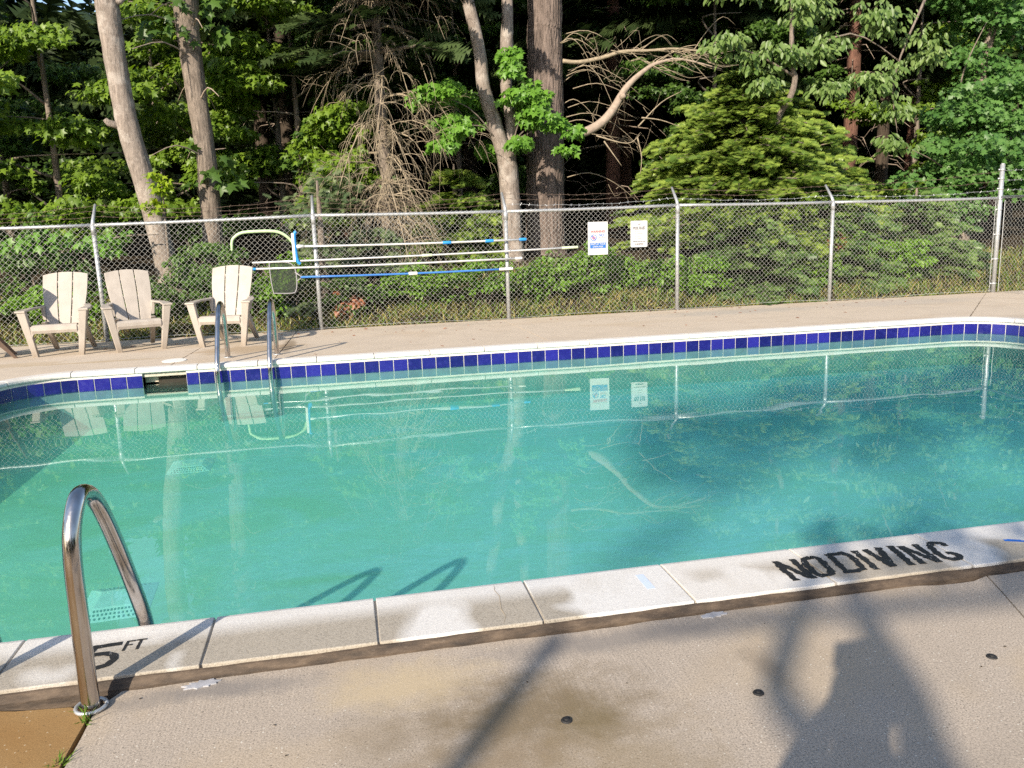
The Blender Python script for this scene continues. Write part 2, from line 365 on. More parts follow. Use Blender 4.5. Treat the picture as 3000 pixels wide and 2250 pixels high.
def bark(name, a, b, sx=14, sz=2.2, lichen=None, depth=.02, crack=.55, fs=2.6):
    t = NT(name); g = t.coord(scale=(1, 1, sz/sx)); n = t.noise(g, sx, 7, .7, .8)
    fu = t.noise(t.coord(scale=(1, 1, .16), loc=(5, 2, 0)), sx*fs, 5, .7, 1.2)
    big = t.noise(t.coord(loc=(1, 7, 3)), 3.2, 4, .6)
    c = t.ramp(n, [(.3, a), (.7, b)])
    c = t.mix(t.ramp(fu, [(.36, crack), (.5, 0.)]), c, tuple(x*.32 for x in a))
    c = t.mix(t.ramp(fu, [(.56, 0.), (.7, .35)]), c, tuple(min(1, x*1.35) for x in b))
    c = t.mix(t.ramp(big, [(.4, .35), (.6, 0.)]), c, tuple(x*.6 for x in b))
    if lichen: c = t.mix(t.ramp(t.noise(t.coord(loc=(3, 1, 2)), 5, 6, .65), [(.5, 0.), (.62, .7)]), c, lichen)
    return t.fin(c, .9, None, t.bump(t.math('ADD', fu, t.math('MULTIPLY', n, .6)), .9, depth), .2)
M['bark_pale'] = bark('pale_maple_bark', (.18, .148, .125), (.33, .275, .235), 16, 8, (.39, .345, .305), .014, .6, 1.8)
M['bark_grey'] = bark('grey_bark', (.11, .09, .075), (.30, .245, .20), 15, 4, None, .02, .8, 1.7)
M['bark_pine'] = bark('pine_bark', (.10, .078, .068), (.27, .21, .18), 10, 2, None, .05, .9, 1.5)
M['bark_red'] = bark('red_pine_bark', (.085, .045, .035), (.21, .11, .08), 10, 3, None, .02)
M['bark_dark'] = bark('dark_bark', (.035, .027, .020), (.10, .075, .055), 12, 3, None, .02)
M['dead_wood'] = simple('dead_wood', (.285, .23, .16), .9, 0, .35, 14)
M['grey_wood'] = simple('bare_grey_wood', (.30, .235, .185), .9, 0, .25, 14)
def soil():
    t = NT('forest_soil'); n = t.noise(t.geo(), 3, 6, .65); f = t.noise(t.geo(), 60, 4, .7)
    c = t.ramp(n, [(.3, (.016, .012, .008)), (.6, (.04, .03, .018)), (.8, (.06, .05, .02))])
    c = t.mix(t.ramp(f, [(.45, 0.), (.7, .4)]), c, (.09, .065, .04))
    return t.fin(c, .95, None, t.bump(f, .6, .02), .1)
M['soil'] = soil()

# ------------------------------------------------------------------ ground
def gz(y, x=0):
    if y < 11.93: return -.14
    return -.14+min(y-11.93, 2.3)*.3+max(0, min(y-14.2, 4))*.12+max(0, y-18.2)*.02
def make_ground():
    xs = np.concatenate([np.linspace(-220, -30, 10), np.linspace(-24, 34, 90), np.linspace(40, 240, 10)])
    ys = np.concatenate([np.linspace(-200, -20, 8), [-14, -10], np.linspace(11.93, 24, 40), np.linspace(27, 60, 10), np.linspace(80, 300, 8)])
    V = []
    for y in ys:
        for x in xs:
            z = gz(y)
            if y > 12.1: z += .05*math.sin(x*1.7+y)+.04*math.sin(x*3.9-y*2.3)
            if -12 < y < 11.94: z = -1.6
            V.append((x, y, z))
    nx = len(xs); F = []
    for j in range(len(ys)-1):
        for i in range(nx-1):
            if ys[j] >= -10 and ys[j+1] <= 11.94:
                if -11 < (xs[i]+xs[i+1])/2 < 15: continue
            F.append((j*nx+i, j*nx+i+1, (j+1)*nx+i+1, (j+1)*nx+i))
    me = bpy.data.meshes.new('ground'); me.from_pydata(V, [], F); me.update()
    o = link('ground', me, M['soil'], smooth=True); o['kind'] = 'structure'
make_ground()

# ------------------------------------------------------------------ the pool: outline is a rounded rectangle
PX0, PX1, PY0, PY1, PR = -3.1, 7.6, 2.735, 8.45, .6
SEG = []   # (kind, length, data)
def outline():
    q = math.pi/2*PR
    return [('L', PX1-PX0-2*PR, (PX0+PR, PY0), (1, 0)), ('A', q, (PX1-PR, PY0+PR), -math.pi/2), ('L', PY1-PY0-2*PR, (PX1, PY0+PR), (0, 1)), ('A', q, (PX1-PR, PY1-PR), 0),
            ('L', PX1-PX0-2*PR, (PX1-PR, PY1), (-1, 0)), ('A', q, (PX0+PR, PY1-PR), math.pi/2), ('L', PY1-PY0-2*PR, (PX0, PY1-PR), (0, -1)), ('A', q, (PX0+PR, PY0+PR), math.pi)]
OUT = outline(); PER = sum(s[1] for s in OUT)
def at(s):
    """point and outward normal at arc length s"""
    s %= PER
    for k, ln, a, b in OUT:
        if s <= ln+1e-9:
            if k == 'L': return (a[0]+b[0]*s, a[1]+b[1]*s), (b[1], -b[0])
            th = b+s/PR; return (a[0]+PR*math.cos(th), a[1]+PR*math.sin(th)), (math.cos(th), math.sin(th))
        s -= ln
S_CUM = np.cumsum([0]+[s[1] for s in OUT])
def is_curve(s0, s1): return any(OUT[i][0] == 'A' and s1 > S_CUM[i]+1e-6 and s0 < S_CUM[i+1]-1e-6 for i in range(8))
def loft(mb, s0, s1, prof, closed=True):
    """prof: list of (outward offset, z)"""
    n = max(1, int((s1-s0)/.05)) if is_curve(s0, s1) else 1
    V = []; k = len(prof)
    for i in range(n+1):
        (x, y), (nx, ny) = at(s0+(s1-s0)*i/n)
        V += [(x+nx*o, y+ny*o, z) for o, z in prof]
    F = []
    for i in range(n):
        for j in range(k if closed else k-1):
            j2 = (j+1)%k
            F.append((i*k+j, (i+1)*k+j, (i+1)*k+j2, i*k+j2))
    if closed: F += [tuple(range(k)), tuple(range(n*k, n*k+k))[::-1]]
    return mb.add(V, F)

WZ, FZ = -.132, -.52
pool = empty('swimming_pool', (0, 0, 0)); pool['kind'] = 'structure'
# skimmer mouth in the far wall
SK0, SK1 = -1.93, -1.53
def s_far(x): return S_CUM[4]+(PX1-PR-x)
shell = MB()
wall = [(0, FZ-.02), (0, -.013), (.09, -.013), (.09, FZ-.02)]
low = [(0, FZ-.02), (0, -.22), (.09, -.22), (.09, FZ-.02)]
sk_a, sk_b = s_far(SK1), s_far(SK0)
loft(shell, sk_b, sk_a+PER, wall); loft(shell, sk_a, sk_b, low)
shell.build('pool_wall', M['wall_plaster'], pool); shell = MB()
shell.add([(PX0-.1, PY0-.1, FZ), (PX1+.1, PY0-.1, FZ), (PX1+.1, PY1+.1, FZ), (PX0-.1, PY1+.1, FZ)], [(0, 1, 2, 3)])
shell.build('pool_floor', M['plaster'], pool)
sk = MB(); y0, y1 = PY1+.2, PY1+.42
sk.add([(SK0, PY1, -.219), (SK1, PY1, -.219), (SK1, y1, -.219), (SK0, y1, -.219), (SK0, PY1, -.014), (SK1, PY1, -.014), (SK1, y1, -.014), (SK0, y1, -.014)],
       [(0, 1, 2, 3), (3, 2, 6, 7), (0, 3, 7, 4), (1, 5, 6, 2), (4, 7, 6, 5)])
sk.build('skimmer_throat', M['skimmer'], pool)
wv = MB(); wv.box(SK0+.12, SK1-.02, PY1+.10, PY1+.11, -.19, -.075); wv.build('skimmer_weir', M['skimmer'], pool)

def piece_run(name, m, s0, s1, prof, gap, bev, smooth=False):
    mb = MB(); loft(mb, s0+gap/2, s1-gap/2, prof); return mb.build(name, m, pool, smooth, bev)
# grout bed behind the tiles, then every tile by itself
mb = MB()
loft(mb, sk_b+.001, sk_a+PER-.001, [(-.0045, -.152), (-.0045, -.0115), (.001, -.0115), (.001, -.152)]); mb.build('tile_grout', M['grout'], pool)
tprof = [(-.012, -.149), (-.012, -.032), (-.003, -.032), (-.003, -.149)]
s = sk_b
while s < sk_a+PER-.02:
    wdt = .1455
    i = next(i for i in range(8) if S_CUM[i] <= s % PER+1e-6 < S_CUM[i+1]+1e-6) if s % PER < PER-1e-6 else 0
    e = min(s+wdt, sk_a+PER)
    # no tile is needed on the near wall, which nothing can see from the deck it belongs to
    (tx, ty), _ = at((s+e)/2)
    if ty > 4.2:
        mbt = MB(); loft(mbt, s+.004, e-.004, tprof); mbt.build('tile', M['tile'], pool, bevel=.002)
    s = e
# coping stones: bull-nosed, standing 4 cm proud of the deck
CW = .318
CF = .11                 # on the other sides only the nose shows, the deck runs up to it
def cprof(w): return [(-.010, -.010), (-.020, -.003), (-.024, .010), (-.019, .026), (-.007, .036), (.012, .040), (w-.003, .040), (w, .037), (w, -.05), (.03, -.05), (.03, -.010)]
near_j = [-2.7, -2.15, -1.61, -1.07, -.486, .042, .571, 1.095, 1.62, 2.167, 2.71, 3.25, 3.79, 4.33, 4.87, 5.41, 5.95, 6.49, 7.0]
js = [x-(PX0+PR) for x in near_j if x > PX0+PR-.01]
e = js[-1]
while e+.57 < PER+js[0]-.3:
    e += .57; js.append(e)
js.append(PER+js[0])
mb = MB()
for a, b, w_ in ((-1.2, S_CUM[1]+.6, CW), (S_CUM[1]+.6, PER-1.2, CF)): loft(mb, a+.001, b, [(-.005, -.011), (.0, .030), (w_-.012, .034), (w_-.012, -.05), (.02, -.05), (.02, -.011)])
mb.build('coping_mortar', M['mortar'], pool)
for a, b in zip(js[:-1], js[1:]):
    g = .009; (mx_, my_), _ = at((a+b)/2)
    mb = MB(); loft(mb, a+g/2, b-g/2, cprof(CW if my_ < 3.1 else CF)); o = mb.build('coping_stone', M['coping'], pool, smooth=False, bevel=.003)
# brown sealant along the outer face of the near coping
mb = MB(); n = 260; V = []
for k in range(n+1):
    x = -3.4+9.4*k/n; q = .004*math.sin(x*7.3)+.003*math.sin(x*19+1)+.002*math.sin(x*47)
    y = PY0-CW; V += [(x, y+.001, -.06), (x, y+.001, .030+q*.3), (x, y-.006, .027+q*.4), (x, y-.018-q*.6, .006+q*.3), (x, y-.026-q*.8, -.06)]
mb.add(V, [(5*k+i, 5*k+5+i, 5*k+6+i, 5*k+1+i) for k in range(n) for i in range(4)]); mb.build('joint_sealant', M['sealant'], pool)
mb = MB(); mb.tube([(.462, 2.722, .0402), (.457, 2.68, .0404), (.465, 2.63, .0404), (.458, 2.58, .0404), (.452, 2.53, .0404), (.457, 2.48, .0404), (.440, 2.43, .0402)], [.0006, .0009, .0011, .0009, .0012, .001, .0006], 5); mb.build('coping_crack', M['dead_wood'], pool)
# water: a body of water with a flat top, its sides inside the walls
def make_water():
    pts = []
    n = 120
    for i in range(n):
        (x, y), (nx, ny) = at(sk_b+.001+(PER-(sk_b-sk_a)-.002)*i/(n-1)); pts.append((x+nx*.03, y+ny*.03))
    pts += [(SK1-.0, PY1+.40), (SK0+.0, PY1+.40)]
    mb = MB(); mb.prism([(x, y, FZ-.05) for x, y in pts], (0, 0, WZ-FZ+.05))
    o = mb.build('water', M['water']); o['kind'] = 'structure'
make_water()

def drain(x, y, rz):
    o = empty('floor_drain', (x, y, FZ+.001), rz); o.parent = pool
    fr = MB(); a, h = .165, .028
    fr.hexa([(-a, -a*1.25, 0), (a, -a*1.25, 0), (a, a*1.25, 0), (-a, a*1.25, 0)], [(-a*.55, -a*.6, h), (a*.55, -a*.6, h), (a*.55, a*.6, h), (-a*.55, a*.6, h)])
    f = fr.build('drain_cover', M['drain'], o)
    sl = MB()
    for sy in (-1, 1):
        for row in range(3):
            t = .2+.27*row
            yy = sy*(a*1.25*(1-t)+a*.6*t); zz = h*t+.001; hw = a*(1-t)+a*.55*t
            for k in range(12):
                xx = (-.8+1.6*k/11)*hw
                dy = .016; dz = sy*-dy*h/(a*.65)
                sl.add([(xx-.004, yy-dy/2, zz-dz/2+.001), (xx+.004, yy-dy/2, zz-dz/2+.001), (xx+.004, yy+dy/2, zz+dz/2+.001), (xx-.004, yy+dy/2, zz+dz/2+.001)], [(0, 1, 2, 3)])
    q = sl.build('drain_slot', M['dark_hole'], o); q['kind'] = 'stuff'
drain(-1.26, 6.77, .02); drain(-1.21, 4.245, .06)

# ------------------------------------------------------------------ deck slabs
deck = empty('pool_deck', (0, 0, 0)); deck['kind'] = 'structure'
OY0, OY1 = PY0-CW-.012, PY1+CF+.006; OX0, OX1 = PX0-CF-.006, PX1+CF+.006; OR = PR+CF+.006
def dz(y): return 0. if y < 2.6 else .030 if y < OY1 else .030-.115*(y-OY1)/(11.88-OY1)
def slab(poly, m, thick=.12, label=None, jit=.004):
    P = []
    n = len(poly)
    for i in range(n):                      # subdivide the edges and roughen them a little
        a, b = Vector(poly[i]), Vector(poly[(i+1)%n]); L = (b-a).length; k = max(1, int(L/.12))
        for j in range(k):
            p = a.lerp(b, j/k); P.append((p.x+(rng.uniform(-jit, jit) if j else 0), p.y+(rng.uniform(-jit, jit) if j else 0)))
    mb = MB(); nn = len(P)
    top = [(x, y, dz(y)) for x, y in P]; ins = []
    mb.add(top+[(x, y, z-thick) for x, y, z in top], [tuple(range(nn))]+[(i, nn+i, nn+(i+1)%nn, (i+1)%nn) for i in range(nn)])
    o = mb.build('deck_slab', m, deck, bevel=0)
    if label: o['label'] = label
    return o
def far_in(x):
    cx0, cx1 = OX0+OR, OX1-OR; cyy = OY1-OR
    if x < OX0 or x > OX1: return cyy
    if x < cx0: return cyy+math.sqrt(max(0, OR*OR-(x-cx0)**2))
    if x > cx1: return cyy+math.sqrt(max(0, OR*OR-(x-cx1)**2))
    return OY1
def far_slab(xa0, xa1, xb0, xb1):
    """left edge runs from xa0 (pool) to xa1 (fence), right edge from xb0 to xb1"""
    n = 16; xs = [xa0+(xb0-xa0)*i/n for i in range(n+1)]
    return slab([(x, far_in(x)) for x in xs]+[(xb1, 11.95), (xa1, 11.95)], M['deck_far'], .15)
G = .006
far_slab(OX0+1e-4, -6.2, -1.70-G, -1.62-G)
far_slab(-1.70+G, -1.62+G, -.70-G, -.63-G); far_slab(-.70+G, -.63+G, 2.19-G, 2.29-G); far_slab(2.19+G, 2.29+G, 4.9, 4.95); far_slab(4.9+.003, 4.95+.003, 7.30-G, 10.55-G)
slab([(7.30+G, far_in(7.30+G)), (7.5, far_in(7.5)), (7.7, far_in(7.7)), (7.85, far_in(7.85)), (OX1, OY1-OR), (OX1, 5.2), (14, 5.2), (14, 11.95), (10.55+G, 11.95)], M['deck_far'], .15)
slab([(OX1, 5.19), (OX1, -9), (14, -9), (14, 5.19)], M['deck_far'])
slab([(-10, 2.0), (OX0, 2.0), (OX0, OY1-OR-G), (-10, OY1-OR-G)], M['deck_far']); slab([(-10, OY1-OR), (OX0, OY1-OR), (-6.2-.01, 11.95), (-10, 11.95)], M['deck_far'], .15)
slab([(-10, -9), (-.80, -9), (-.772, 1.9), (-.765, OY0-.10), (-.83, OY0-.060), (-.98, OY0-.042), (-1.12, OY0-.004), (-1.4, OY0), (OX0, OY0), (OX0, 1.99), (-10, 1.99)], M['deck_rust'], .12, 'rust stained deck slab', .005)
def near_edge(xa, xb):
    out = []
    for i in range(41):
        x = xa+(xb-xa)*i/40
        y = OY0-.001-.004*abs(math.sin(x*9.1))-.004*abs(math.sin(x*23.7+1))
        if .45 < x < .95: y -= .012*math.sin((x-.45)/.5*math.pi)
        if 1.95 < x < 2.2: y -= .028*math.sin((x-1.95)/.25*math.pi)**.6
        out.append((x, y))
    return out
slab([(-.755, OY0-.09), (-.78+.018, 1.9), (-.79+.02, -9), (-.9+.3, -9), (1.0, -9), (2.06, 2.03)]+near_edge(-.70, 2.21)[::-1], M['deck'], .12, None, .002)
slab([(2.066, 2.03), (1.008, -9), (OX1, -9), (OX1, OY0)]+near_edge(2.216, 5)[::-1], M['deck'], .12, None, .002)
mb = MB(); mb.add([(-10.2, -9.2, -.13), (14.2, -9.2, -.13), (14.2, OY0+.05, -.13), (-10.2, OY0+.05, -.13)], [(0, 1, 2, 3)])
mb.add([(-10.2, OY1+.2, -.26), (14.2, OY1+.2, -.26), (14.2, 12.0, -.26), (-10.2, 12.0, -.26)], [(0, 1, 2, 3)])
mb.build('slab_bed', M['soil'], deck)
for a in [(1.14, 2.378, .042, .016), (-.48, 2.372, .045, .020)]:
    n = 18; mb = MB()
    rad = [1+.25*math.sin(3*k+a[0])+.18*math.sin(7*k) for k in range(n)]
    pts = [(a[0]+a[2]*rad[k]*math.cos(2*math.pi*k/n), a[1]+a[3]*rad[k]*math.sin(2*math.pi*k/n), .0) for k in range(n)]
    mb.prism(pts, (0, 0, .004)); mb.build('caulk_patch', M['patch'], deck)

# deck anchors
for i, (x, y, lab) in enumerate([(.51, 1.93, 'black round deck anchor plug in the brown stained patch of the deck'), (1.06, 1.92, 'black round deck anchor plug on the edge of the left curved shadow band'), (1.81, 1.92, 'black round deck anchor plug in the sunny concrete nearest the slab joint')]):
    t = empty('deck_anchor', (x, y, .0005)); tag(t, lab, 'deck anchor', 'black deck anchors in the near concrete')
    m1 = MB(); m1.disc((0, 0, 0), .016, .004, 20, .013); m1.build('flange', M['black_rubber'], t)
    m2 = MB(); m2.disc((0, 0, .004), .007, .003, 12, .006); m2.build('plug', M['black_rubber'], t)

# ------------------------------------------------------------------ painted lettering on the coping
def strokes(name, lines, wdt, z, label, cat, jit=.004):
    mb = MB()
    k = 0
    for ln in lines:
        P = [Vector((p[0], p[1])) for p in ln]
        Q = []
        for i in range(len(P)-1):
            L = (P[i+1]-P[i]).length; n = max(2, int(L/.010))
            Q += [P[i].lerp(P[i+1], j/n) for j in range(n)]
        Q.append(P[-1]); n = len(Q); V = []
        for i in range(n):
            t = (Q[min(i+1, n-1)]-Q[max(i-1, 0)]).normalized(); nn = Vector((-t.y, t.x))
            ww = wdt/2
            V.append((*(Q[i]+nn*(ww+rng.uniform(-jit, jit))), z+k*.00025)); V.append((*(Q[i]-nn*(ww+rng.uniform(-jit, jit))), z+k*.00025))
        mb.add(V, [(2*i, 2*i+1, 2*i+3, 2*i+2) for i in range(n-1)])
        k += 1
    o = mb.build(name, M['paint'], pool)
    return o
def arc(cx, cy_, rx, ry, a0, a1, n=10): return [(cx+rx*math.cos(R(a0+(a1-a0)*i/n)), cy_+ry*math.sin(R(a0+(a1-a0)*i/n))) for i in range(n+1)]
y0, y1 = 2.462, 2.665
LZ = .0412
def letters():
    W = .0265
    L = dict(N=[[(1.507, 2.640), (1.496, 2.468)], [(1.509, 2.634), (1.556, 2.476)], [(1.575, 2.640), (1.563, 2.468)]],
             O=[[(1.651, 2.638), (1.617, 2.628), (1.601, 2.582), (1.592, 2.508), (1.604, 2.480), (1.639, 2.482), (1.658, 2.508), (1.672, 2.588), (1.671, 2.628), (1.651, 2.638)]],
             D=[[(1.730, 2.645), (1.703, 2.474)], [(1.732, 2.637), (1.785, 2.640), (1.799, 2.612), (1.786, 2.529), (1.774, 2.493), (1.742, 2.482), (1.702, 2.486)]],
             I=[[(1.842, 2.648), (1.818, 2.474)]], V=[[(1.885, 2.648), (1.888, 2.480)], [(1.944, 2.650), (1.890, 2.484)]], I2=[[(1.996, 2.652), (1.962, 2.472)]],
             N2=[[(2.032, 2.640), (2.008, 2.472)], [(2.034, 2.633), (2.068, 2.474)], [(2.094, 2.640), (2.073, 2.468)]],
             G=[[(2.200, 2.592), (2.197, 2.626), (2.168, 2.636), (2.138, 2.612), (2.116, 2.534), (2.113, 2.496), (2.133, 2.480), (2.163, 2.480), (2.181, 2.506), (2.168, 2.533), (2.150, 2.536)]])
    for i, (k, ls) in enumerate(L.items()): strokes('painted_letter', ls, W, LZ+.0003*(i % 3), '', '')
    strokes('painted_letter', [[(-.752, 2.622), (-.838, 2.616)], [(-.832, 2.622), (-.838, 2.553)], [(-.838, 2.553), (-.815, 2.567), (-.785, 2.566), (-.760, 2.548), (-.752, 2.522), (-.765, 2.492), (-.795, 2.476), (-.835, 2.480)]], .0235, LZ, '', '', .0015)
    strokes('painted_letter', [[(-.738, 2.568), (-.736, 2.634)], [(-.736, 2.630), (-.714, 2.630)], [(-.736, 2.604), (-.718, 2.604)]], .0092, LZ, '', '', .0008)
    strokes('painted_letter', [[(-.698, 2.568), (-.697, 2.634)], [(-.712, 2.631), (-.680, 2.631)]], .0092, LZ, '', '', .0008)
letters()
mb = MB(); mb.box(.972, 1.002, 2.545, 2.665, .0405, .0412); tag(mb.build('pale_tape_strip', M['pale_tape']), 'pale blue strip of tape stuck on a dry coping stone', 'tape')
mb = MB(); mb.add([(2.44, 2.572, .0412), (2.56, 2.520, .0412), (2.565, 2.534, .0412), (2.445, 2.590, .0412)], [(0, 1, 2, 3)]); mb.add([(2.452, 2.575, .0416), (2.50, 2.553, .0416), (2.505, 2.566, .0416), (2.46, 2.588, .0416)], [(0, 1, 2, 3)])
tag(mb.build('blue_tape_strip', M['blue_tape']), 'dark blue strip of tape on the coping beyond the word DIVING', 'tape')

# ------------------------------------------------------------------ ladders
def rail_path(y_foot, sgn, z_foot, reach, skew):
    """foot in the deck, arch, down over the pool edge into the water; sgn +1 when the pool lies towards +Y"""
    pts = [(0, z_foot-.03), (.0, .12), (.005, .30), (.012, .44), (.035, .53), (.085, .592), (.14, .585), (.19, .535), (.245, .44), (.31, .30), (.385, .12), (.418, .02), (.43, -.10), (.43, -.55)]
    return [(skew*a/.43, y_foot+sgn*a*reach/.43, b) for a, b in pts]
def ladder(name, x0, x1, y_foot, sgn, label, reach, skew, zf=0.):
    t = empty(name, (x0, 0, 0)); tag(t, label, 'pool ladder', 'steel ladders at the pool edge')
    for x in (0, x1-x0):
        mb = MB(); mb.tube([(x+p[0], p[1], p[2]) for p in catmull(rail_path(y_foot, sgn, zf, reach, skew), 6)], .0245, 16); mb.build('handrail', M['steel'], t, True)
        mb = MB()
        ring = [(x+.040*math.cos(a), y_foot+.040*math.sin(a), zf+.008) for a in np.linspace(0, 2*math.pi, 25)]
        mb.tube(ring, .0055, 8); mb.build('escutcheon', M['galv'], t, True)
    for z in (-.47,):
        mb = MB(); mb.box(skew, x1-x0+skew, y_foot+sgn*reach-.04, y_foot+sgn*reach+.04, z-.012, z+.012); mb.build('tread', M['steel'], t, bevel=.004)
    return t
ladder('pool_ladder', -1.235, -.768, 2.322, 1, 'shiny steel pool ladder handrails on the near deck by the 5 FT mark', .47, .055)
ladder('pool_ladder', -1.195, -.700, 8.98, -1, 'steel pool ladder handrails on the far deck before the third beige chair', .62, -.03, dz(8.98))

# skimmer lid on the far deck
mb = MB(); mb.disc((-1.73, 9.0, dz(9.12)), .125, .012, 28, .118); lid = mb.build('skimmer_lid', M['white_plastic'], bevel=.002)
tag(lid, 'round white skimmer lid lying on the far deck', 'lid')

# ------------------------------------------------------------------ chairs
def chair(name, m, label, group):
    t = empty(name); tag(t, label, 'chair', group)
    def part(n, mb, bev=.008): return mb.build(n, m, t, False, bev)
    # seat: slatted look, falls to the back, with a rolled front
    prof = [(-.30, .300), (-.315, .335), (-.312, .375), (-.285, .400), (-.20, .402), (0, .360), (.18, .312), (.24, .300), (.24, .275), (.18, .286), (0, .334), (-.20, .374), (-.275, .372), (-.285, .345), (-.285, .300)]
    mb = MB()
    def wd(y): return .275 if y < -.25 else .275-.05*(y+.25)/.5
    V = [(s*wd(y), y, z) for s in (-1, 1) for y, z in prof]; k = len(prof)
    mb.add(V, [(i, (i+1)%k, k+(i+1)%k, k+i) for i in range(k)]+[tuple(range(k))[::-1], tuple(range(k, 2*k))]); part('seat', mb, 0)
    # three back slats, fanned, rounded at the top
    def back(a0, a1, b0, b1, n):
        """bottom from a0 to a1, top from b0 to b1 (fractions of the half width)"""
        rows = 9; V = []
        for th in (0, .022):
            for j in range(rows):
                f = j/(rows-1)
                for q in range(5):
                    g = q/4
                    xx = (a0+(a1-a0)*g)*(1-f)+(b0+(b1-b0)*g)*f
                    xx *= (1 + .12*math.sin(f*math.pi*.9))
                    top = 1.005-.30*xx*xx*1.3
                    z = .31+(top-.31)*f; y = .17+.30*f+.05*f*f - .10*xx*xx + th
                    V.append((xx, y, z-th*.35))
        F = []
        o2 = rows*5
        for j in range(rows-1):
            for q in range(4):
                a = j*5+q; F.append((a, a+1, a+6, a+5)); F.append((o2+a, o2+a+5, o2+a+6, o2+a+1))
        for j in range(rows-1):
            a = j*5; F.append((a, a+5, o2+a+5, o2+a)); a = j*5+4; F.append((a, o2+a, o2+a+5, a+5))
        for q in range(4):
            a = q; F.append((a, o2+a, o2+a+1, a+1)); a = (rows-1)*5+q; F.append((a, a+1, o2+a+1, o2+a))
        mb = MB(); mb.add(V, F); part('back_slat', mb, .004)
    g = .006
    back(-.205, -.070-g, -.280, -.094-g, 0); back(-.070+g, .070-g, -.094+g, .094-g, 1); back(.070+g, .205, .094+g, .280, 2)
    for zz, f in ((.42, .155), (.64, .475), (.86, .79)):
        mb = MB(); yy = .17+.30*f+.05*f*f+.024; hw = .20+.07*f
        mb.box(-hw, hw, yy-.004, yy+.016, zz-.03, zz+.03); part('back_brace', mb, .004)
    for s in (-1, 1):
        # front leg: broad at the arm, tapering and raking in to the foot
        mb = MB()
        mb.hexa([(s*.280-.034, -.275, 0), (s*.280+.034, -.275, 0), (s*.280+.034, -.215, 0), (s*.280-.034, -.215, 0)],
                [(s*.375-.052, -.325, .565), (s*.375+.052, -.325, .565), (s*.375+.052, -.235, .565), (s*.375-.052, -.235, .565)])
        part('front_leg', mb)
        # the seat front runs down into the leg in a rounded corner
        rr_ = .07
        pts = [(s*.225, -.298, .385), (s*.352, -.298, .385), (s*.322, -.298, .25), (s*.282, -.298, .25)]+[(s*(.225+.055*math.sin(R(a))), -.298, .25+.055*math.cos(R(a))) for a in (70, 45, 20, 0)]
        mb = MB(); mb.prism(pts, (0, .03, 0)); part('gusset', mb, .002)
        mb = MB()
        mb.hexa([(s*.25-.03, .545, 0), (s*.25+.03, .545, 0), (s*.25+.03, .60, 0), (s*.25-.03, .60, 0)],
                [(s*.235-.035, .08, .40), (s*.235+.035, .08, .40), (s*.235+.035, .22, .40), (s*.235-.035, .22, .40)])
        part('rear_leg', mb)
        # arm: wide paddle at the front, thin towards the back
        P = [(s*.318, -.335), (s*.445, -.335), (s*.450, -.20), (s*.405, .06), (s*.330, .27), (s*.245, .30), (s*.262, .20), (s*.325, .02)]
        if s < 0: P = P[::-1]
        mb = MB(); n = len(P)
        V = [(x, y, .585+.02*(y+.33)) for x, y in P]+[(x, y, .562+.02*(y+.33)) for x, y in P]
        mb.add(V, [tuple(range(n)), tuple(range(n, 2*n))[::-1]]+[(i, n+i, n+(i+1)%n, (i+1)%n) for i in range(n)]); part('arm', mb, .006)
        mb = MB(); mb.hexa([(s*.255-.02, .22, .42), (s*.255+.02, .22, .42), (s*.255+.02, .33, .42), (s*.255-.02, .33, .42)], [(s*.275-.02, .22, .60), (s*.275+.02, .22, .60), (s*.275+.02, .36, .60), (s*.275-.02, .36, .60)]); part('arm_bracket', mb, .004)
    return t
GC = 'beige chairs along the fence'
c0 = chair('garden_chair', M['beige_resin'], 'beige slatted garden chair farthest from the ladder, beside the brown chair', GC)
def put(o, x, y, rz): o.location = (x, y, dz(y)); o.rotation_euler = (0, 0, rz)
c0.scale = (.85, .90, .93)
put(c0, -3.215, 10.49, R(2))
c1 = copy_tree(c0); c1['label'] = 'middle beige slatted garden chair, turned a little, against the fence post'; put(c1, -2.40, 10.54, R(19))
c2 = copy_tree(c0); c2['label'] = 'beige slatted garden chair directly behind the far ladder'; put(c2, -1.37, 10.48, R(-9))
cb = chair('garden_chair', M['brown_resin'], 'dark brown garden chair cut off at the picture edge, facing away', 'brown chairs along the fence'); del cb['group']
cb.scale = (.85, .72, 1.0); put(cb, -4.13, 10.36, R(-70))

# ------------------------------------------------------------------ chain link fence
FY, FB = 11.88, -.085
posts = [(-5.95, 1.53), (-3.098, 1.531), (-.296, 1.575), (2.394, 1.551), (5.021, 1.568), (7.598, 1.543)]
CX, CH = 10.608, 1.531
fence = empty('chain_link_fence', (0, FY, FB)); tag(fence, 'galvanised chain link fence with barbed wire behind the far deck', 'fence')
fence2 = empty('chain_link_fence', (CX, FY, FB)); tag(fence2, 'galvanised chain link fence running towards the viewer from the tall corner post', 'fence')
def top_at(x):
    P = [(-9, 1.53)]+posts+[(CX, CH)]
    for (a, ha), (b, hb) in zip(P[:-1], P[1:]):
        if a <= x <= b: return ha+(hb-ha)*(x-a)/(b-a)
    return 1.53
for i, (x, h) in enumerate(posts):
    lean = .0
    mb = MB(); mb.tube([(x, 0, -.1), (x, 0, h-.02)], .029, 12); p = mb.build('fence_post', M['galv'], fence, True)
    mb = MB(); mb.tube([(x, 0, h-.12), (x, 0, h+.015)], .033, 12); mb.build('post_cap', M['galv'], p, True)
    mb = MB(); mb.tube([(x, 0, h), (x, .03, h+.06), (x, .23, h+.27)], [.028, .024, .018], 8); mb.build('barb_arm', M['galv'], p, True)
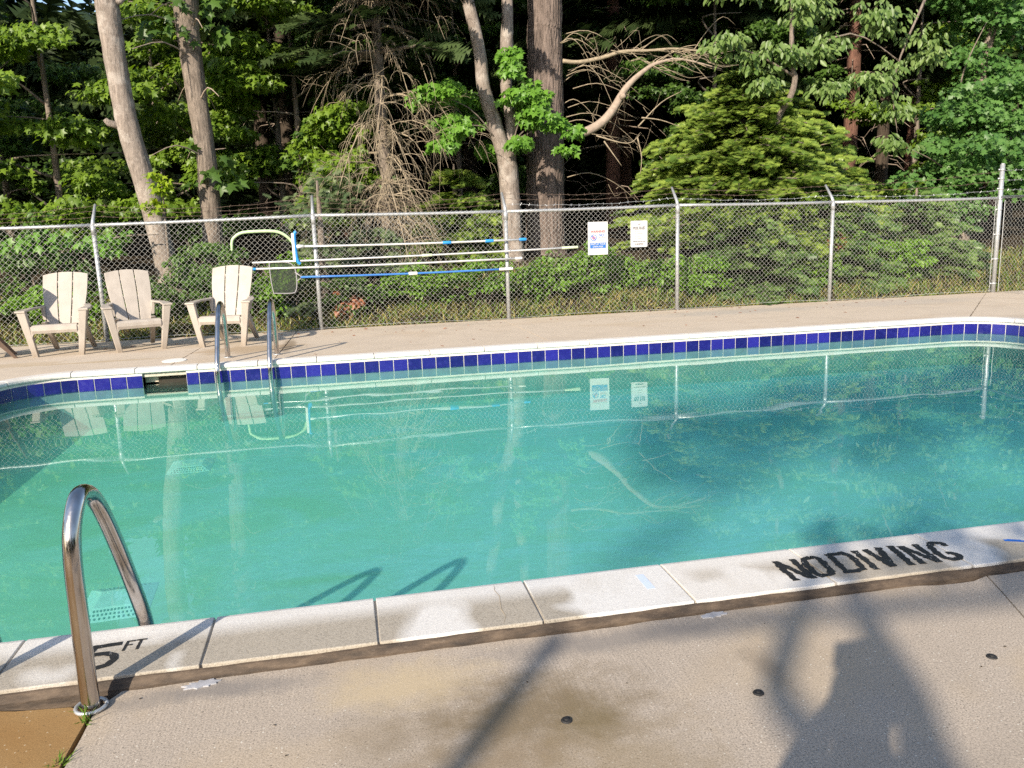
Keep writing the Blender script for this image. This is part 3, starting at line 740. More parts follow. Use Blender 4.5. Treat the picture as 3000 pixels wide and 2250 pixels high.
mb = MB(); mb.tube([(CX, 0, -.1), (CX, 0, 2.06)], .036, 14); mb.disc((CX, 0, 2.06), .038, .02, 14, .02); cp = mb.build('corner_post', M['galv'], fence, True)
for z in (.15, .55, .95, 1.35, 1.52, 1.68, 1.84, 1.98):
    mb = MB(); mb.tube([(CX, 0, z-.012), (CX, 0, z+.012)], .042, 14); mb.box(CX-.07, CX-.03, -.012, .012, z-.012, z+.012); mb.build('tension_band', M['galv'], cp, True)
mb = MB(); mb.tube([(CX-.075, .0, .02), (CX-.075, .0, 1.5)], .005, 6); mb.build('tension_bar', M['galv'], fence)
mb = MB(); mb.tube([(CX+.03, -.075, .02), (CX+.03, -.075, 1.5)], .005, 6); o = mb.build('tension_bar', M['galv'], fence2); o.location = (-CX, 0, 0)
P = [(-9., 1.53)]+posts+[(CX, CH)]
for (a, ha), (b, hb) in zip(P[:-1], P[1:]):
    mb = MB(); n = 6; mb.tube([(a+(b-a)*k/n, 0, ha+(hb-ha)*k/n-.018*math.sin(math.pi*k/n)*.4) for k in range(n+1)], .022, 10); mb.build('top_rail', M['galv'], fence, True)
mb = MB(); mb.tube([(0, -.04, CH+.015), (0, -4, CH+.0), (0, -12, CH)], .022, 10); mb.build('top_rail', M['galv'], fence2, True)
for yy in (-3, -6, -9, -12):
    mb = MB(); mb.tube([(0, yy, -.1), (0, yy, 1.53)], .029, 12); mb.build('fence_post', M['galv'], fence2, True)
def fabric(name, x0, x1, topf, parent, along_y=False, off=-.030):
    """woven wire: each wire zigzags up the fence and hooks into its neighbours"""
    pit = .0720; n = int((x1-x0)/(pit/2)); rws = 43; hz = pit/2; rad = .0021
    Vs, Fs = [], []; base = 0
    ang = np.array([math.pi/2, math.pi*7/6, math.pi*11/6])
    for i in range(n):
        x = x0+i*pit/2
        H = topf(x)+.032
        m = int((H-.01)/hz); k = np.arange(m+1)
        zig = ((k+i) % 2)*2-1
        # every second wire, mirrored, so neighbours cross at the bends
        px = x+zig*pit/4*1.06+pit/4; pz = H-k*hz; py = off+zig*.0035*(1 if i % 2 else -1)
        px = px+.004*np.sin(pz*5+x*.7)+.0015*rng.standard_normal(m+1)
        ring = np.stack([px[:, None]+rad*np.cos(ang)[None], np.repeat(py[:, None], 3, 1)+rad*np.sin(ang)[None]*1.0, np.repeat(pz[:, None], 3, 1)], 2)
        Vs.append(ring.reshape(-1, 3))
        kk = np.arange(m)[:, None]*3; j = np.arange(3)[None]; j2 = (j+1) % 3
        Fs.append(np.stack([kk+j, kk+j2, kk+3+j2, kk+3+j], 2).reshape(-1, 4)+base); base += (m+1)*3
    V = np.concatenate(Vs); F = np.concatenate(Fs)
    if along_y: V = np.stack([V[:, 1], -V[:, 0], V[:, 2]], 1)
    o = link(name, arrays_mesh(name, V, F), M['mesh'], parent); o['kind'] = 'stuff'
fabric('chain_link_mesh', -8.9, CX-.06, top_at, fence)
fabric('chain_link_mesh', .08, 8, lambda x: CH, fence2, True, .03)
mb = MB(); mb.tube([(x, -.03, .03+.012*math.sin(x*2.1)) for x in np.arange(-9, CX, .4)], .003, 5); mb.build('bottom_wire', M['galv'], fence)
# barbed wire, three strands along the arms
def strand(f, name, m, pts, parent):
    mb = MB(); out = []
    for (a, b) in zip(pts[:-1], pts[1:]):
        a, b = Vector(a), Vector(b); n = int((b-a).length/.12)
        for k in range(n):
            t = k/n; p = a.lerp(b, t); out.append((p.x, p.y+.006*math.sin(p.x*7), p.z-f*4*t*(1-t)+.006*math.sin(p.x*11+p.z*40)))
    out.append(tuple(pts[-1])); mb.tube(out, .0026, 5)
    for k, p in enumerate(out[::1]):
        for q in range(2):
            dx, dy, dzz = rng.uniform(-.016, .016), rng.uniform(-.012, .012), rng.choice([-1, 1])*rng.uniform(.01, .018)
            mb.tube([(p[0]-dx, p[1]-dy, p[2]-dzz), (p[0]+dx, p[1]+dy, p[2]+dzz)], .0022, 3, False)
    mb.build(name, m, parent)
AP = [(-9, 1.53)]+posts
for j, (oy, oz) in enumerate(((.09, .11), (.155, .185), (.22, .26))):
    L1 = [(x, oy, h+oz) for x, h in AP[:4]]+[(2.394, oy, 1.551+oz)]
    strand(.05+.02*j, 'barbed_wire', M['rust_wire'], L1, fence)
    L2 = [(2.394, oy, 1.551+oz), (5.021, oy, 1.568+oz), (7.598, oy, 1.543+oz), (CX, 0, 1.66+.15*j)]
    strand(.05, 'barbed_wire', M['rust_wire'] if j else M['galv'], L2, fence)
    strand(.03, 'barbed_wire', M['galv'], [(0, -.03, 1.66+.15*j), (0, -6, 1.66+.15*j)], fence2)

# ------------------------------------------------------------------ poles on the fence
PYY = 11.80
def pole(name, a, b, rad, m, label, group='pool poles hung on the fence'):
    t = empty(name, (a[0], PYY, a[1])); tag(t, label, 'pool pole', group)
    mb = MB(); L = (b[0]-a[0], b[1]-a[1])
    mb.tube([(L[0]*k/6, .004*math.sin(k), L[1]*k/6-.012*math.sin(math.pi*k/6)) for k in range(7)], rad, 12); mb.build('shaft', m, t, True)
    return t, (lambda x: (x-a[0], a[1]+(b[1]-a[1])*(x-a[0])/(b[0]-a[0])-a[1]-.012*math.sin(math.pi*(x-a[0])/(b[0]-a[0]))))
def sleeve(t, fx, x0, x1, rad, m, name='clamp'):
    mb = MB(); a, b = fx(x0), fx(x1); mb.tube([(a[0], 0, a[1]), (b[0], 0, b[1])], rad, 12); return mb.build(name, m, t, True, .002)
t, fx = pole('brush_pole', (-.50, 1.08), (2.63, 1.065), .0150, M['alu'], 'aluminium pole with a blue wall brush head, topmost on the fence')
for a, b in ((1.46, 1.58), (2.07, 2.19), (2.57, 2.67)): sleeve(t, fx, a, b, .023, M['blue_plastic'])
mb = MB(); mb.tube(catmull([(-.03, -.03, .20), (-.055, -.03, .17), (-.06, -.03, .05), (-.055, -.03, -.08), (-.04, -.03, -.20), (-.005, -.03, -.235)], 4), [.022]*21, 8)
mb.build('brush_head', M['blue_plastic'], t, True)
mb = MB(); mb.box(-.098, -.066, -.055, -.005, -.20, .18); mb.build('bristles', M['white_plastic'], t)
mb = MB(); mb.tube([(-.05, -.015, 0), (.06, 0, 0)], [.03, .019], 10); mb.build('brush_socket', M['white_plastic'], t, True)
t, fx = pole('long_pole', (-1.14, .885), (3.42, .925), .0135, M['alu'], 'longest aluminium pole, ending in a pale green grip past the post')
sleeve(t, fx, 1.16, 1.30, .021, M['cream_plastic']); sleeve(t, fx, 3.2, 3.44, .020, M['cream_plastic'], 'grip')
t, fx = pole('bare_pole', (-1.15, .80), (2.58, .80), .0145, M['alu'], 'plain aluminium pole without coloured clamps, just above the blue pole')
sleeve(t, fx, 2.50, 2.60, .019, M['white_plastic'], 'end_cap'); sleeve(t, fx, -1.16, -1.10, .018, M['blue_plastic'], 'end_cap')
t, fx = pole('net_pole', (-.52, .665), (2.40, .655), .0140, M['blue_pole'], 'blue pole with a flat leaf skimmer net, lowest on the fence')
sleeve(t, fx, .96, 1.08, .024, M['white_plastic']); sleeve(t, fx, 2.26, 2.46, .020, M['white_plastic'], 'end_cap')
mb = MB()
loop = [(-.40, 0, .20), (-.36, 0, .215), (-.16, 0, .205), (-.08, 0, .15), (-.055, 0, .05), (-.055, 0, -.08), (-.075, 0, -.18), (-.13, 0, -.215), (-.36, 0, -.205), (-.375, 0, -.19), (-.395, 0, 0), (-.40, 0, .20)]
mb.tube(catmull(loop, 3), .008, 8); mb.tube([(-.07, 0, .07), (.02, 0, 0), (-.06, 0, -.06)], .010, 8); mb.build('net_frame', M['ink_pale'], t, True)
def net_mat():
    t = NT('skimmer_net'); tr = t.n('BsdfTransparent'); df = t.n('BsdfDiffuse'); df.inputs[0].default_value = (.05, .06, .05, 1)
    mx = t.n('MixShader'); mx.inputs[0].default_value = .62; t.t.links.new(tr.outputs[0], mx.inputs[1]); t.t.links.new(df.outputs[0], mx.inputs[2]); t.t.links.new(mx.outputs[0], t.out.inputs[0]); return t.m
mb = MB(); mb.add([(a, .012 if 0 < i < 10 else 0, c) for i, (a, b, c) in enumerate(loop[:-1])], [tuple(range(11))]); mb.build('net', net_mat(), t)
t = empty('life_hook', (-1.38, PYY+.02, 1.05)); tag(t, 'pale green arched life hook hanging on the fence above the third chair', 'life hook')
hk = [(-.01, 0, .0), (0, 0, .12), (.035, 0, .18), (.13, -.01, .235), (.30, -.02, .25), (.55, -.02, .245), (.68, -.015, .20), (.78, 0, .10), (.815, 0, -.02)]
mb = MB(); pth = catmull(hk, 4); mb.tube(pth, [.012+.010*math.sin(math.pi*min(1, max(0, k/(len(pth)-1)*1.0)))**.5 for k in range(len(pth))], 10); mb.build('hook', M['green_hook'], t, True)
for x in (-.296, 2.394):     # bent hangers that carry the poles, on the posts
    for z in (1.08, .90, .79, .66):
        mb = MB(); mb.tube([(x+.035, -.01, z+.03+.085), (x+.035, -.075, z+.02+.060), (x+.035, -.105, z+.04+.06), (x+.035, -.105, z+.12)], .004, 6); mb.build('pole_hanger', M['galv'], fence, True)

# ------------------------------------------------------------------ signs
def text_mesh(txt, width, height, m, name, parent, x, z, y=-.0035, bold=0):
    cu = bpy.data.curves.new(name, 'FONT'); cu.body = txt; cu.align_x = 'CENTER'; cu.align_y = 'CENTER'; cu.size = 1; cu.offset = bold; cu.resolution_u = 3
    tmp = bpy.data.objects.new('tmp', cu); COL.objects.link(tmp); bpy.context.view_layer.update()
    me = bpy.data.meshes.new_from_object(tmp.evaluated_get(bpy.context.evaluated_depsgraph_get())); bpy.data.objects.remove(tmp); bpy.data.curves.remove(cu)
    c = np.empty(len(me.vertices)*3); me.vertices.foreach_get('co', c); c = c.reshape(-1, 3)
    lo, hi = c.min(0), c.max(0); c = (c-(lo+hi)/2); c[:, 0] *= width/(hi[0]-lo[0]); c[:, 1] *= height/(hi[1]-lo[1])
    me.vertices.foreach_set('co', np.stack([c[:, 0]+x, np.full(len(c), y), c[:, 1]+z], 1).ravel()); me.update()
    me.materials.clear(); return link(name, me, m, parent)
def ring(name, m, parent, x, z, r0, r1, y, n=32):
    mb = MB(); V = [(x+q*math.cos(2*math.pi*k/n), y, z+q*math.sin(2*math.pi*k/n)) for k in range(n) for q in (r0, r1)]
    mb.add(V, [(2*k, 2*k+1, (2*k+3) % (2*n), (2*k+2) % (2*n)) for k in range(n)]); return mb.build(name, m, parent)
def rect(name, m, parent, x0, x1, z0, z1, y):
    mb = MB(); mb.add([(x0, y, z0), (x1, y, z0), (x1, y, z1), (x0, y, z1)], [(0, 1, 2, 3)]); return mb.build(name, m, parent)
def rrect(w_, h_, rad, n=5):
    P = []
    for cx, cz, a in ((w_/2-rad, h_/2-rad, 0), (-w_/2+rad, h_/2-rad, 90), (-w_/2+rad, -h_/2+rad, 180), (w_/2-rad, -h_/2+rad, 270)):
        P += [(cx+rad*math.cos(R(a+90*k/n)), 0, cz+rad*math.sin(R(a+90*k/n))) for k in range(n+1)]
    return P
t = empty('warning_sign', (3.758, FY-.045, 1.04)); tag(t, 'white sign with red WARNING! and blue NO LIFEGUARD ON DUTY lettering', 'sign')
mb = MB(); mb.prism(rrect(.305, .478, .004), (0, .004, 0)); mb.build('panel', M['sign_white'], t)
def frame_rect(parent, x0, x1, z0, z1, wd, m, y):
    mb = MB()
    for a in ((x0, x1, z0, z0+wd), (x0, x1, z1-wd, z1), (x0, x0+wd, z0+wd, z1-wd), (x1-wd, x1, z0+wd, z1-wd)):
        mb.add([(a[0], y, a[2]), (a[1], y, a[2]), (a[1], y, a[3]), (a[0], y, a[3])], [(0, 1, 2, 3)])
    return mb.build('border', m, parent)
frame_rect(t, -.125, .125, -.150, .132, .0025, M['ink_pale'], -.0012)
text_mesh('WARNING!', .222, .036, M['ink_red'], 'lettering', t, 0, .099, bold=.02)
text_mesh('NO', .078, .043, M['ink_blue'], 'lettering', t, .052, .045, bold=.02)
text_mesh('LIFEGUARD', .118, .017, M['ink_pink'], 'lettering', t, .057, .007)
text_mesh('ON DUTY', .092, .017, M['ink_pink'], 'lettering', t, .057, -.026)
rect('blue_panel', M['ink_blue'], t, -.120, .120, -.143, -.062, -.0015)
text_mesh('SWIM AT YOUR', .222, .028, M['sign_white'], 'lettering', t, 0, -.082, -.003, .01)
text_mesh('OWN RISK', .160, .026, M['sign_white'], 'lettering', t, 0, -.120, -.003, .01)
ring('symbol_ring', M['ink_blue'], t, -.066, .010, .038, .048, -.002)
mb = MB(); mb.add([(-.066-.036, -.0026, .010+.028), (-.066-.028, -.0026, .010+.036), (-.066+.036, -.0026, .010-.028), (-.066+.028, -.0026, .010-.036)], [(0, 1, 2, 3)]); mb.build('symbol_bar', M['ink_blue'], t)
mb = MB()
for a in ((-.011, .011, -.028, .028), (-.028, .028, -.011, .011)): mb.add([(-.066+a[0], -.0018-.0003*(a[0] < -.02), .010+a[2]), (-.066+a[1], -.0018-.0003*(a[0] < -.02), .010+a[2]), (-.066+a[1], -.0018-.0003*(a[0] < -.02), .010+a[3]), (-.066+a[0], -.0018-.0003*(a[0] < -.02), .010+a[3])], [(0, 1, 2, 3)])
mb.build('symbol_cross', M['ink_pink'], t)
t = empty('rules_sign', (4.395, FY-.045, 1.083)); tag(t, 'smaller white POOL RULES sign with rounded corners on the fence', 'sign')
mb = MB(); mb.prism(rrect(.262, .385, .018), (0, .004, 0)); mb.build('panel', M['sign_white'], t)
frame_rect(t, -.116, .116, -.177, .177, .0018, M['ink_pale'], -.0012)
text_mesh('POOL RULES', .180, .044, M['ink_grey'], 'lettering', t, 0, .086, bold=.02)
rect('rule_line', M['ink_pale'], t, -.032, .032, .118, .1205, -.0015)
mb = MB(); mb.add([(-.016, -.002, .131), (.004, -.002, .131), (.012, -.002, .150), (.005, -.002, .151), (-.002, -.002, .139), (-.016, -.002, .136)], [tuple(range(6))]); mb.disc((0, 0, 0), .001, .001, 4)
mb.add([(.020+.006*math.cos(a), -.002, .145+.006*math.sin(a)) for a in np.linspace(0, 2*math.pi, 12, endpoint=False)], [tuple(range(12))]); mb.build('swimmer_symbol', M['ink_grey'], t)
for k, wdt in enumerate((.076, .088, .060, .066)):
    z = .040-.0365*k
    rect('small_print', M['ink_pale'], t, -.030, -.030+wdt, z-.004, z+.004, -.0015)
    mb = MB(); mb.add([(-.058+.009*math.cos(a), -.0015, z+.007*math.sin(a)) for a in np.linspace(0, 2*math.pi, 10, endpoint=False)], [tuple(range(10))]); mb.build('bullet_symbol', M['ink_pale'], t)
text_mesh('SWIM @ YOUR OWN RISK', .196, .018, M['ink_grey'], 'lettering', t, 0, -.112, bold=.03)
text_mesh('NO EXCEPTIONS', .135, .019, M['ink_grey'], 'lettering', t, 0, -.148, bold=.03)

# ------------------------------------------------------------------ vegetation helpers
MAPLE = (np.array([(0, .34, .03), (0, 0, 0), (.34, -.06, -.08), (.25, .22, -.04), (.56, .50, -.12), (.20, .52, -.02), (0, 1.0, -.10), (-.20, .52, -.02), (-.56, .50, -.12), (-.25, .22, -.04), (-.34, -.06, -.08)], float),
         np.array([(0, i, i+1) for i in range(1, 10)]+[(0, 10, 1)]))
OVAL = (np.array([(0, 0, 0), (.24, .33, .07), (.19, .70, .06), (0, 1, -.06), (-.19, .70, .06), (-.24, .33, .07), (0, .5, 0)], float),
        np.array([(0, 1, 6), (1, 2, 6), (2, 3, 6), (3, 4, 6), (4, 5, 6), (5, 0, 6)]))
OAKL = (np.array([(0, .5, .02), (0, 0, 0), (.14, .2, 0), (.36, .34, -.05), (.16, .48, 0), (.40, .70, -.06), (.14, .78, 0), (0, 1, -.05), (-.14, .78, 0), (-.40, .70, -.06), (-.16, .48, 0), (-.36, .34, -.05), (-.14, .2, 0)], float),
        np.array([(0, i, i+1) for i in range(1, 12)]+[(0, 12, 1)]))
def spray(n=6, wid=.46, nw=.12):
    V = [(-.02, 0, 0), (.02, 0, 0), (0, 1, -.05)]; F = [(0, 1, 2)]
    for i in range(n):
        y = .04+.9*i/n; l = wid*(1-.55*i/n)
        for s in (-1, 1):
            k = len(V); V += [(0, y-nw/2, .0), (0, y+nw, .0), (s*l, y+l*.55, -.05-.03*(i % 2))]; F.append((k, k+1, k+2))
    return np.array(V, float), np.array(F)
SPRAY = spray(); SPRAY_S = spray(4, .44, .17)
BLADE = (np.array([(-.03, 0, 0), (.03, 0, 0), (.02, .55, .06), (0, 1, .25)], float), np.array([(0, 1, 2), (0, 2, 3)]))
def norm(a): return a/np.maximum(np.linalg.norm(a, axis=-1, keepdims=True), 1e-9)
def leaf_mesh(name, tmpl, pos, tip, nrm, size, rnd=None):
    TV, TF = tmpl; pos = np.asarray(pos, float); n = len(pos)
    tip = norm(tip); nr = norm(nrm-tip*np.sum(nrm*tip, 1, keepdims=True)); side = np.cross(tip, nr)
    size = np.broadcast_to(np.asarray(size, float), (n,))[:, None, None]
    V = pos[:, None]+size*(TV[None, :, 0:1]*side[:, None]+TV[None, :, 1:2]*tip[:, None]+TV[None, :, 2:3]*nr[:, None])
    F = TF[None]+(np.arange(n)*len(TV))[:, None, None]
    if rnd is None: rnd = rng.random(n)
    return arrays_mesh(name, V.reshape(-1, 3), F.reshape(-1, 3), np.repeat(rnd, len(TV)))
def rand_unit(n):
    v = rng.standard_normal((n, 3)); return norm(v)
SUNV = np.array([-math.sin(SUN_AZ)*math.cos(SUN_EL), -math.cos(SUN_AZ)*math.cos(SUN_EL), math.sin(SUN_EL)])
def broad_crown(name, m, parent, tmpl, clusters, per, size, flat=.45, droop=.55, jit=.55, clump_rnd=True):
    """clusters: (k,4) centre + radius; leaves fill flattened sprays, tips hanging outwards and down"""
    C = np.asarray(clusters, float); k = len(C)
    cnt = np.maximum(3, (per*(C[:, 3]/C[:, 3].mean())**2*rng.uniform(.6, 1.4, k)).astype(int)); idx = np.repeat(np.arange(k), cnt); n = len(idx)
    d_ = rand_unit(n)*(rng.random((n, 1))**(1/2.4)); off = d_*C[idx, 3:4]; off[:, 2] *= flat
    off[:, 2] -= .25*np.hypot(off[:, 0], off[:, 1])*rng.random(n)
    pos = C[idx, :3]+off
    out = off.copy(); out[:, 2] = 0
    tip = norm(out)*.6+rand_unit(n)*.5; tip[:, 2] -= droop
    nrm = rand_unit(n)*jit+np.array([0, 0, .55])+SUNV*.8
    rnd = np.clip(rng.random(n)*.66+(rng.random(k)[idx]*.33 if clump_rnd else .15), 0, .985)
    me = leaf_mesh(name, tmpl, pos, tip, nrm, size*rng.uniform(.45, 1.4, n), rnd)
    return link(name, me, m, parent)
def blob_clusters(c, rad, n, rr, shell=.45, squash_low=1.):
    c = np.array(c, float); rad = np.array(rad, float)
    d_ = rand_unit(n)*(shell+(1-shell)*rng.random((n, 1)))
    P = c+d_*rad*rng.uniform(.75, 1.12, (n, 1))
    return np.concatenate([P, rng.uniform(rr*.6, rr*1.4, (n, 1))], 1)
def trunk_mesh(path, rad, sides=14, n=6, rough=.06, flare=0, furrow=0):
    pts = catmull(path, n); N = len(pts)
    rr = np.interp(np.linspace(0, len(rad)-1, N), np.arange(len(rad)), rad)
    mb = MB(); mb.tube(pts, list(rr), sides)
    V = np.array(mb.v)
    ph = rng.uniform(0, 6, 4)
    for i in range(N):
        c = np.array(pts[i]); q = V[i*sides:(i+1)*sides]-c; a = np.arange(sides)/sides*2*math.pi
        k = 1+rough*(.5*np.sin(3*a+ph[0]+i*.21)+.4*np.sin(5*a+ph[1]-i*.4)+.5*np.sin(i*.9+ph[2]+a)+.5*rng.standard_normal(sides)*.6)
        if furrow:      # bark ridges and grooves that wander and break off on the way up
            w1 = a*furrow[1]+1.1*np.sin(i*.37+ph[0])+.8*np.sin(i*.9+3*a+ph[1])
            k = k*(1+furrow[0]*(np.abs(np.sin(w1))-.6)*(.6+.4*np.sin(i*1.3+a*5+ph[2])))
        if flare and i < 2*n: k = k*(1+flare*(1-i/(2*n))**2*(1+.5*np.sin(4*a+ph[3])))
        V[i*sides:(i+1)*sides] = c+q*k[:, None]
    mb.v = [tuple(v) for v in V]; return mb
def tree(name, loc, label, cat='tree', group=None):
    o = empty(name, loc); tag(o, label, cat, group); return o
def limb(path, r0, r1, mb, sides=8, n=4):
    pts = catmull(path, n); N = len(pts); mb.tube(pts, [r0+(r1-r0)*(k/(N-1))**.8 for k in range(N)], sides)

# --- the pale trunks just beyond the fence
GF = 'trees just beyond the fence'
def up(path): return [Vector(p) for p in path]
def add_trunk(t, Y, pts, extra, mat, sides=48, rough=.03, flare=.35, bend=.0, furrow=(.05, 9), n=10):
    """pts: (x, z, r) along the trunk at depth Y"""
    x0 = t.location
    P = [(x-x0[0], Y-x0[1]+bend*math.sin(z), z-x0[2]) for x, z, _ in pts]+[(x-x0[0], y-x0[1], z-x0[2]) for x, y, z, _ in extra]
    rr = [q for _, _, q in pts]+[q for *_, q in extra]
    return trunk_mesh(P, rr, sides, n, rough, flare, furrow).build('trunk', mat, t, True)

t = tree('leaning_tree', (-2.55, 13.8, .2), 'pale barked tree leaning away from the middle chair', group=GF)
tk = add_trunk(t, 13.8, [(-2.53, .15, .19), (-2.57, .5, .174), (-2.64, 1.06, .160), (-2.74, 1.77, .160), (-2.91, 2.72, .157), (-2.97, 3.26, .152), (-3.01, 3.91, .153), (-3.03, 4.48, .165), (-3.01, 4.92, .160)], [(-2.95, 13.9, 6.5, .14), (-2.8, 14.0, 9, .11), (-2.9, 14.2, 12, .05)], M['bark_pale'])
for z, s, L in ((4.72, -1, .16), (4.6, 1, .10), (2.9, -1, .06), (2.75, 1, .05)):
    mb = MB()
    mb.tube([(-3.02+2.55, 0-.02, z-.2), (-3.02+2.55+s*(.15+L*.4), -.06, z-.2+.05), (-3.02+2.55+s*(.15+L), -.08, z-.2+.10)], [.06, .05, .035], 8)
    mb.build('branch_stub', M['bark_pale'], t, True)
mb = MB(); limb([(-.3, 0, 6.3), (-1.6, -.3, 7.4), (-2.8, -.2, 8.6)], .07, .02, mb); mb.build('limb', M['bark_pale'], t, True); mb = MB(); limb([(-.3, 0, 7), (1, .3, 8.3), (2.0, 0, 9.6)], .07, .02, mb); mb.build('limb', M['bark_pale'], t, True)
broad_crown('crown', M['maple'], t, MAPLE, np.concatenate([blob_clusters((-.4, .1, 10.2), (3.0, 2.0, 2.2), 70, .7)]), 45, .2)

t = tree('straight_tree', (-2.0, 14.6, .3), 'dark straight tree rising behind the third beige chair', group=GF)
add_trunk(t, 14.6, [(-2.0, .3, .18), (-2.01, .56, .162), (-1.99, 1.32, .160), (-1.98, 1.92, .158), (-1.98, 2.58, .150), (-2.03, 3.51, .155), (-2.06, 4.34, .172), (-2.06, 4.89, .19)], [(-2.1, 14.7, 7, .15), (-2.0, 14.7, 10, .1), (-2.0, 14.8, 13, .04)], M['bark_grey'], 56, .03, furrow=(.10, 11))
mb = MB()
for i in range(16):
    a = rng.uniform(0, 2*math.pi); z = rng.uniform(2.2, 5.4); L = rng.uniform(.4, 1.3)
    limb([(0, 0, z), (L*.5*math.cos(a), L*.5*math.sin(a), z+.15), (L*math.cos(a), L*math.sin(a), z-.05)], .018, .005, mb, 5, 3)
mb.build('limb', M['grey_wood'], t, True)
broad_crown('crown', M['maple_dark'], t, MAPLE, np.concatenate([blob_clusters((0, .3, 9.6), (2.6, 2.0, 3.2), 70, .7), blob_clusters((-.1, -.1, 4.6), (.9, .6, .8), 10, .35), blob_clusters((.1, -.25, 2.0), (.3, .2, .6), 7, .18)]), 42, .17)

# --- the spruce with the skirt of dead branches
t = tree('dead_branched_spruce', (.91, 15.0, .3), 'spruce with a skirt of bare drooping dead branches', group=GF)
add_trunk(t, 15.0, [(.91, .2, .15), (.91, .45, .132), (.91, 1.38, .122), (.92, 2.41, .109), (.90, 3.34, .095), (.90, 4.24, .086), (.91, 5.05, .078)], [(.92, 15, 8, .05), (.92, 15, 11, .02)], M['bark_grey'], 32, .03, .3, 0, (.08, 7))
mb = MB(); tipsD = []
def droop_branch(z, a, L, fall, r0, depth=0, start=(0, 0)):
    n = 6; pts = []; x, y = start; ca, sa = math.cos(a), math.sin(a); wob = rng.uniform(-.55, .55, 3)
    for k in range(n+1):
        f = k/n; rr_ = L*f*(1-.25*f)
        pts.append((x+ca*rr_-sa*wob[0]*L*f*f*.4, y+sa*rr_+ca*wob[0]*L*f*f*.4, z+L*(.10*math.sin(f*math.pi)+wob[1]*.1*f)-fall*L*f**1.6))
    mb.tube(pts, [r0*(1-.8*k/n) for k in range(n+1)], 5, False)
    if depth < 2:
        m = int((7 if depth == 0 else 3.2)*L+1.5)
        for q in range(m):
            f = rng.uniform(.2, .98); p = pts[int(f*n)]
            droop_branch(p[2], a+rng.choice([-1, 1])*rng.uniform(.2, 1.4), L*rng.uniform(.16, .48), fall+rng.uniform(-.6, .9), r0*.40*(1-.4*f)+.0012, depth+1, (p[0], p[1]))
    return pts
for i in range(58):
    z = .8+4.4*rng.random()**1.35; a = rng.uniform(0, 2*math.pi)
    if math.sin(a) > .5: a = -a
    L = rng.uniform(.9, 2.6)*(1 if 1.5 < z < 3.4 else .75)
    p = droop_branch(z, a, L, rng.uniform(.30, .95), rng.uniform(.008, .020)); tipsD.append(p[-1])
mb.build('dead_branches', M['dead_wood'], t)['kind'] = 'stuff'
def sprays_on(name, m, parent, tips, n, rad, size, tmpl=SPRAY):
    T = np.array(tips, float); i = rng.integers(0, len(T), n); pos = T[i]+rng.standard_normal((n, 3))*rad*np.array([1, 1, .5])
    out = pos.copy(); out[:, 2] = -.25*np.hypot(out[:, 0], out[:, 1]); tip = norm(out)+rand_unit(n)*.6; nrm = np.array([0, 0, .6])+rand_unit(n)*.5+SUNV*.8
    return link(name, leaf_mesh(name, tmpl, pos, tip, nrm, size*rng.uniform(.7, 1.3, n)), m, parent)
sprays_on('green_tips', M['spruce'], t, [p for p in tipsD if p[0] < -.8 and p[2] < 2.6] or tipsD, 900, .22, .15)
def conifer_crown(name, m, parent, H0, H1, Rmax, levels, per, size, tmpl=SPRAY, pw=.8, droop=.25, front=None, twig=True, sub=26, c=(0, 0)):
    pos, tip, nrm = [], [], []; mb = MB()
    for li in range(levels):
        h = H0+(H1-H0)*(li+rng.uniform(-.3, .3))/levels; f = min(1, max(0, (h-H0)/(H1-H0))); Rr = Rmax*max(.05, (1-f))**pw
        for b in range(max(3, int(per*(.45+.55*(1-f))))):
            a = rng.uniform(0, 2*math.pi)
            if front is not None and math.sin(a) > .35 and rng.random() < front: a = -a
            L = Rr*rng.uniform(.5, 1.2); n = max(4, int(sub*L/Rmax+3)); lift = rng.uniform(-.05, .22)
            s_ = np.linspace(.18, 1, n); x = c[0]+np.cos(a)*L*s_; y = c[1]+np.sin(a)*L*s_; z = h+L*(lift*s_-droop*s_**2)
            if twig: mb.tube([(c[0], c[1], h), (x[n//2], y[n//2], z[n//2]), (x[-1], y[-1], z[-1])], [.018*L+.004, .010*L, .003], 4, False)
            for k in range(2):
                ang = a+rng.choice([-1, 1], n)*rng.uniform(.25, 1.05, n); w_ = rng.uniform(.0, .34, n)*L*(1.05-s_)**.6
                pos.append(np.stack([x+np.cos(ang)*w_, y+np.sin(ang)*w_, z-.15*w_+rng.normal(0, .025, n)], 1))
                tip.append(np.stack([np.cos(ang*.6+a*.4), np.sin(ang*.6+a*.4), -droop*s_*1.2+rng.normal(0, .15, n)], 1))
                nrm.append(np.array([0, 0, .55])+rand_unit(n)*.5+SUNV*.9)
    pos, tip, nrm = map(np.concatenate, (pos, tip, nrm))
    if twig and parent is not None: mb.build('twigs', M['bark_grey'], parent)['kind'] = 'stuff'
    return link(name, leaf_mesh(name, tmpl, pos, tip, nrm, size*rng.uniform(.7, 1.3, len(pos))), m, parent)
conifer_crown('crown', M['pine_dark'], t, 4.0, 11.5, 2.1, 15, 9, .30, SPRAY_S)

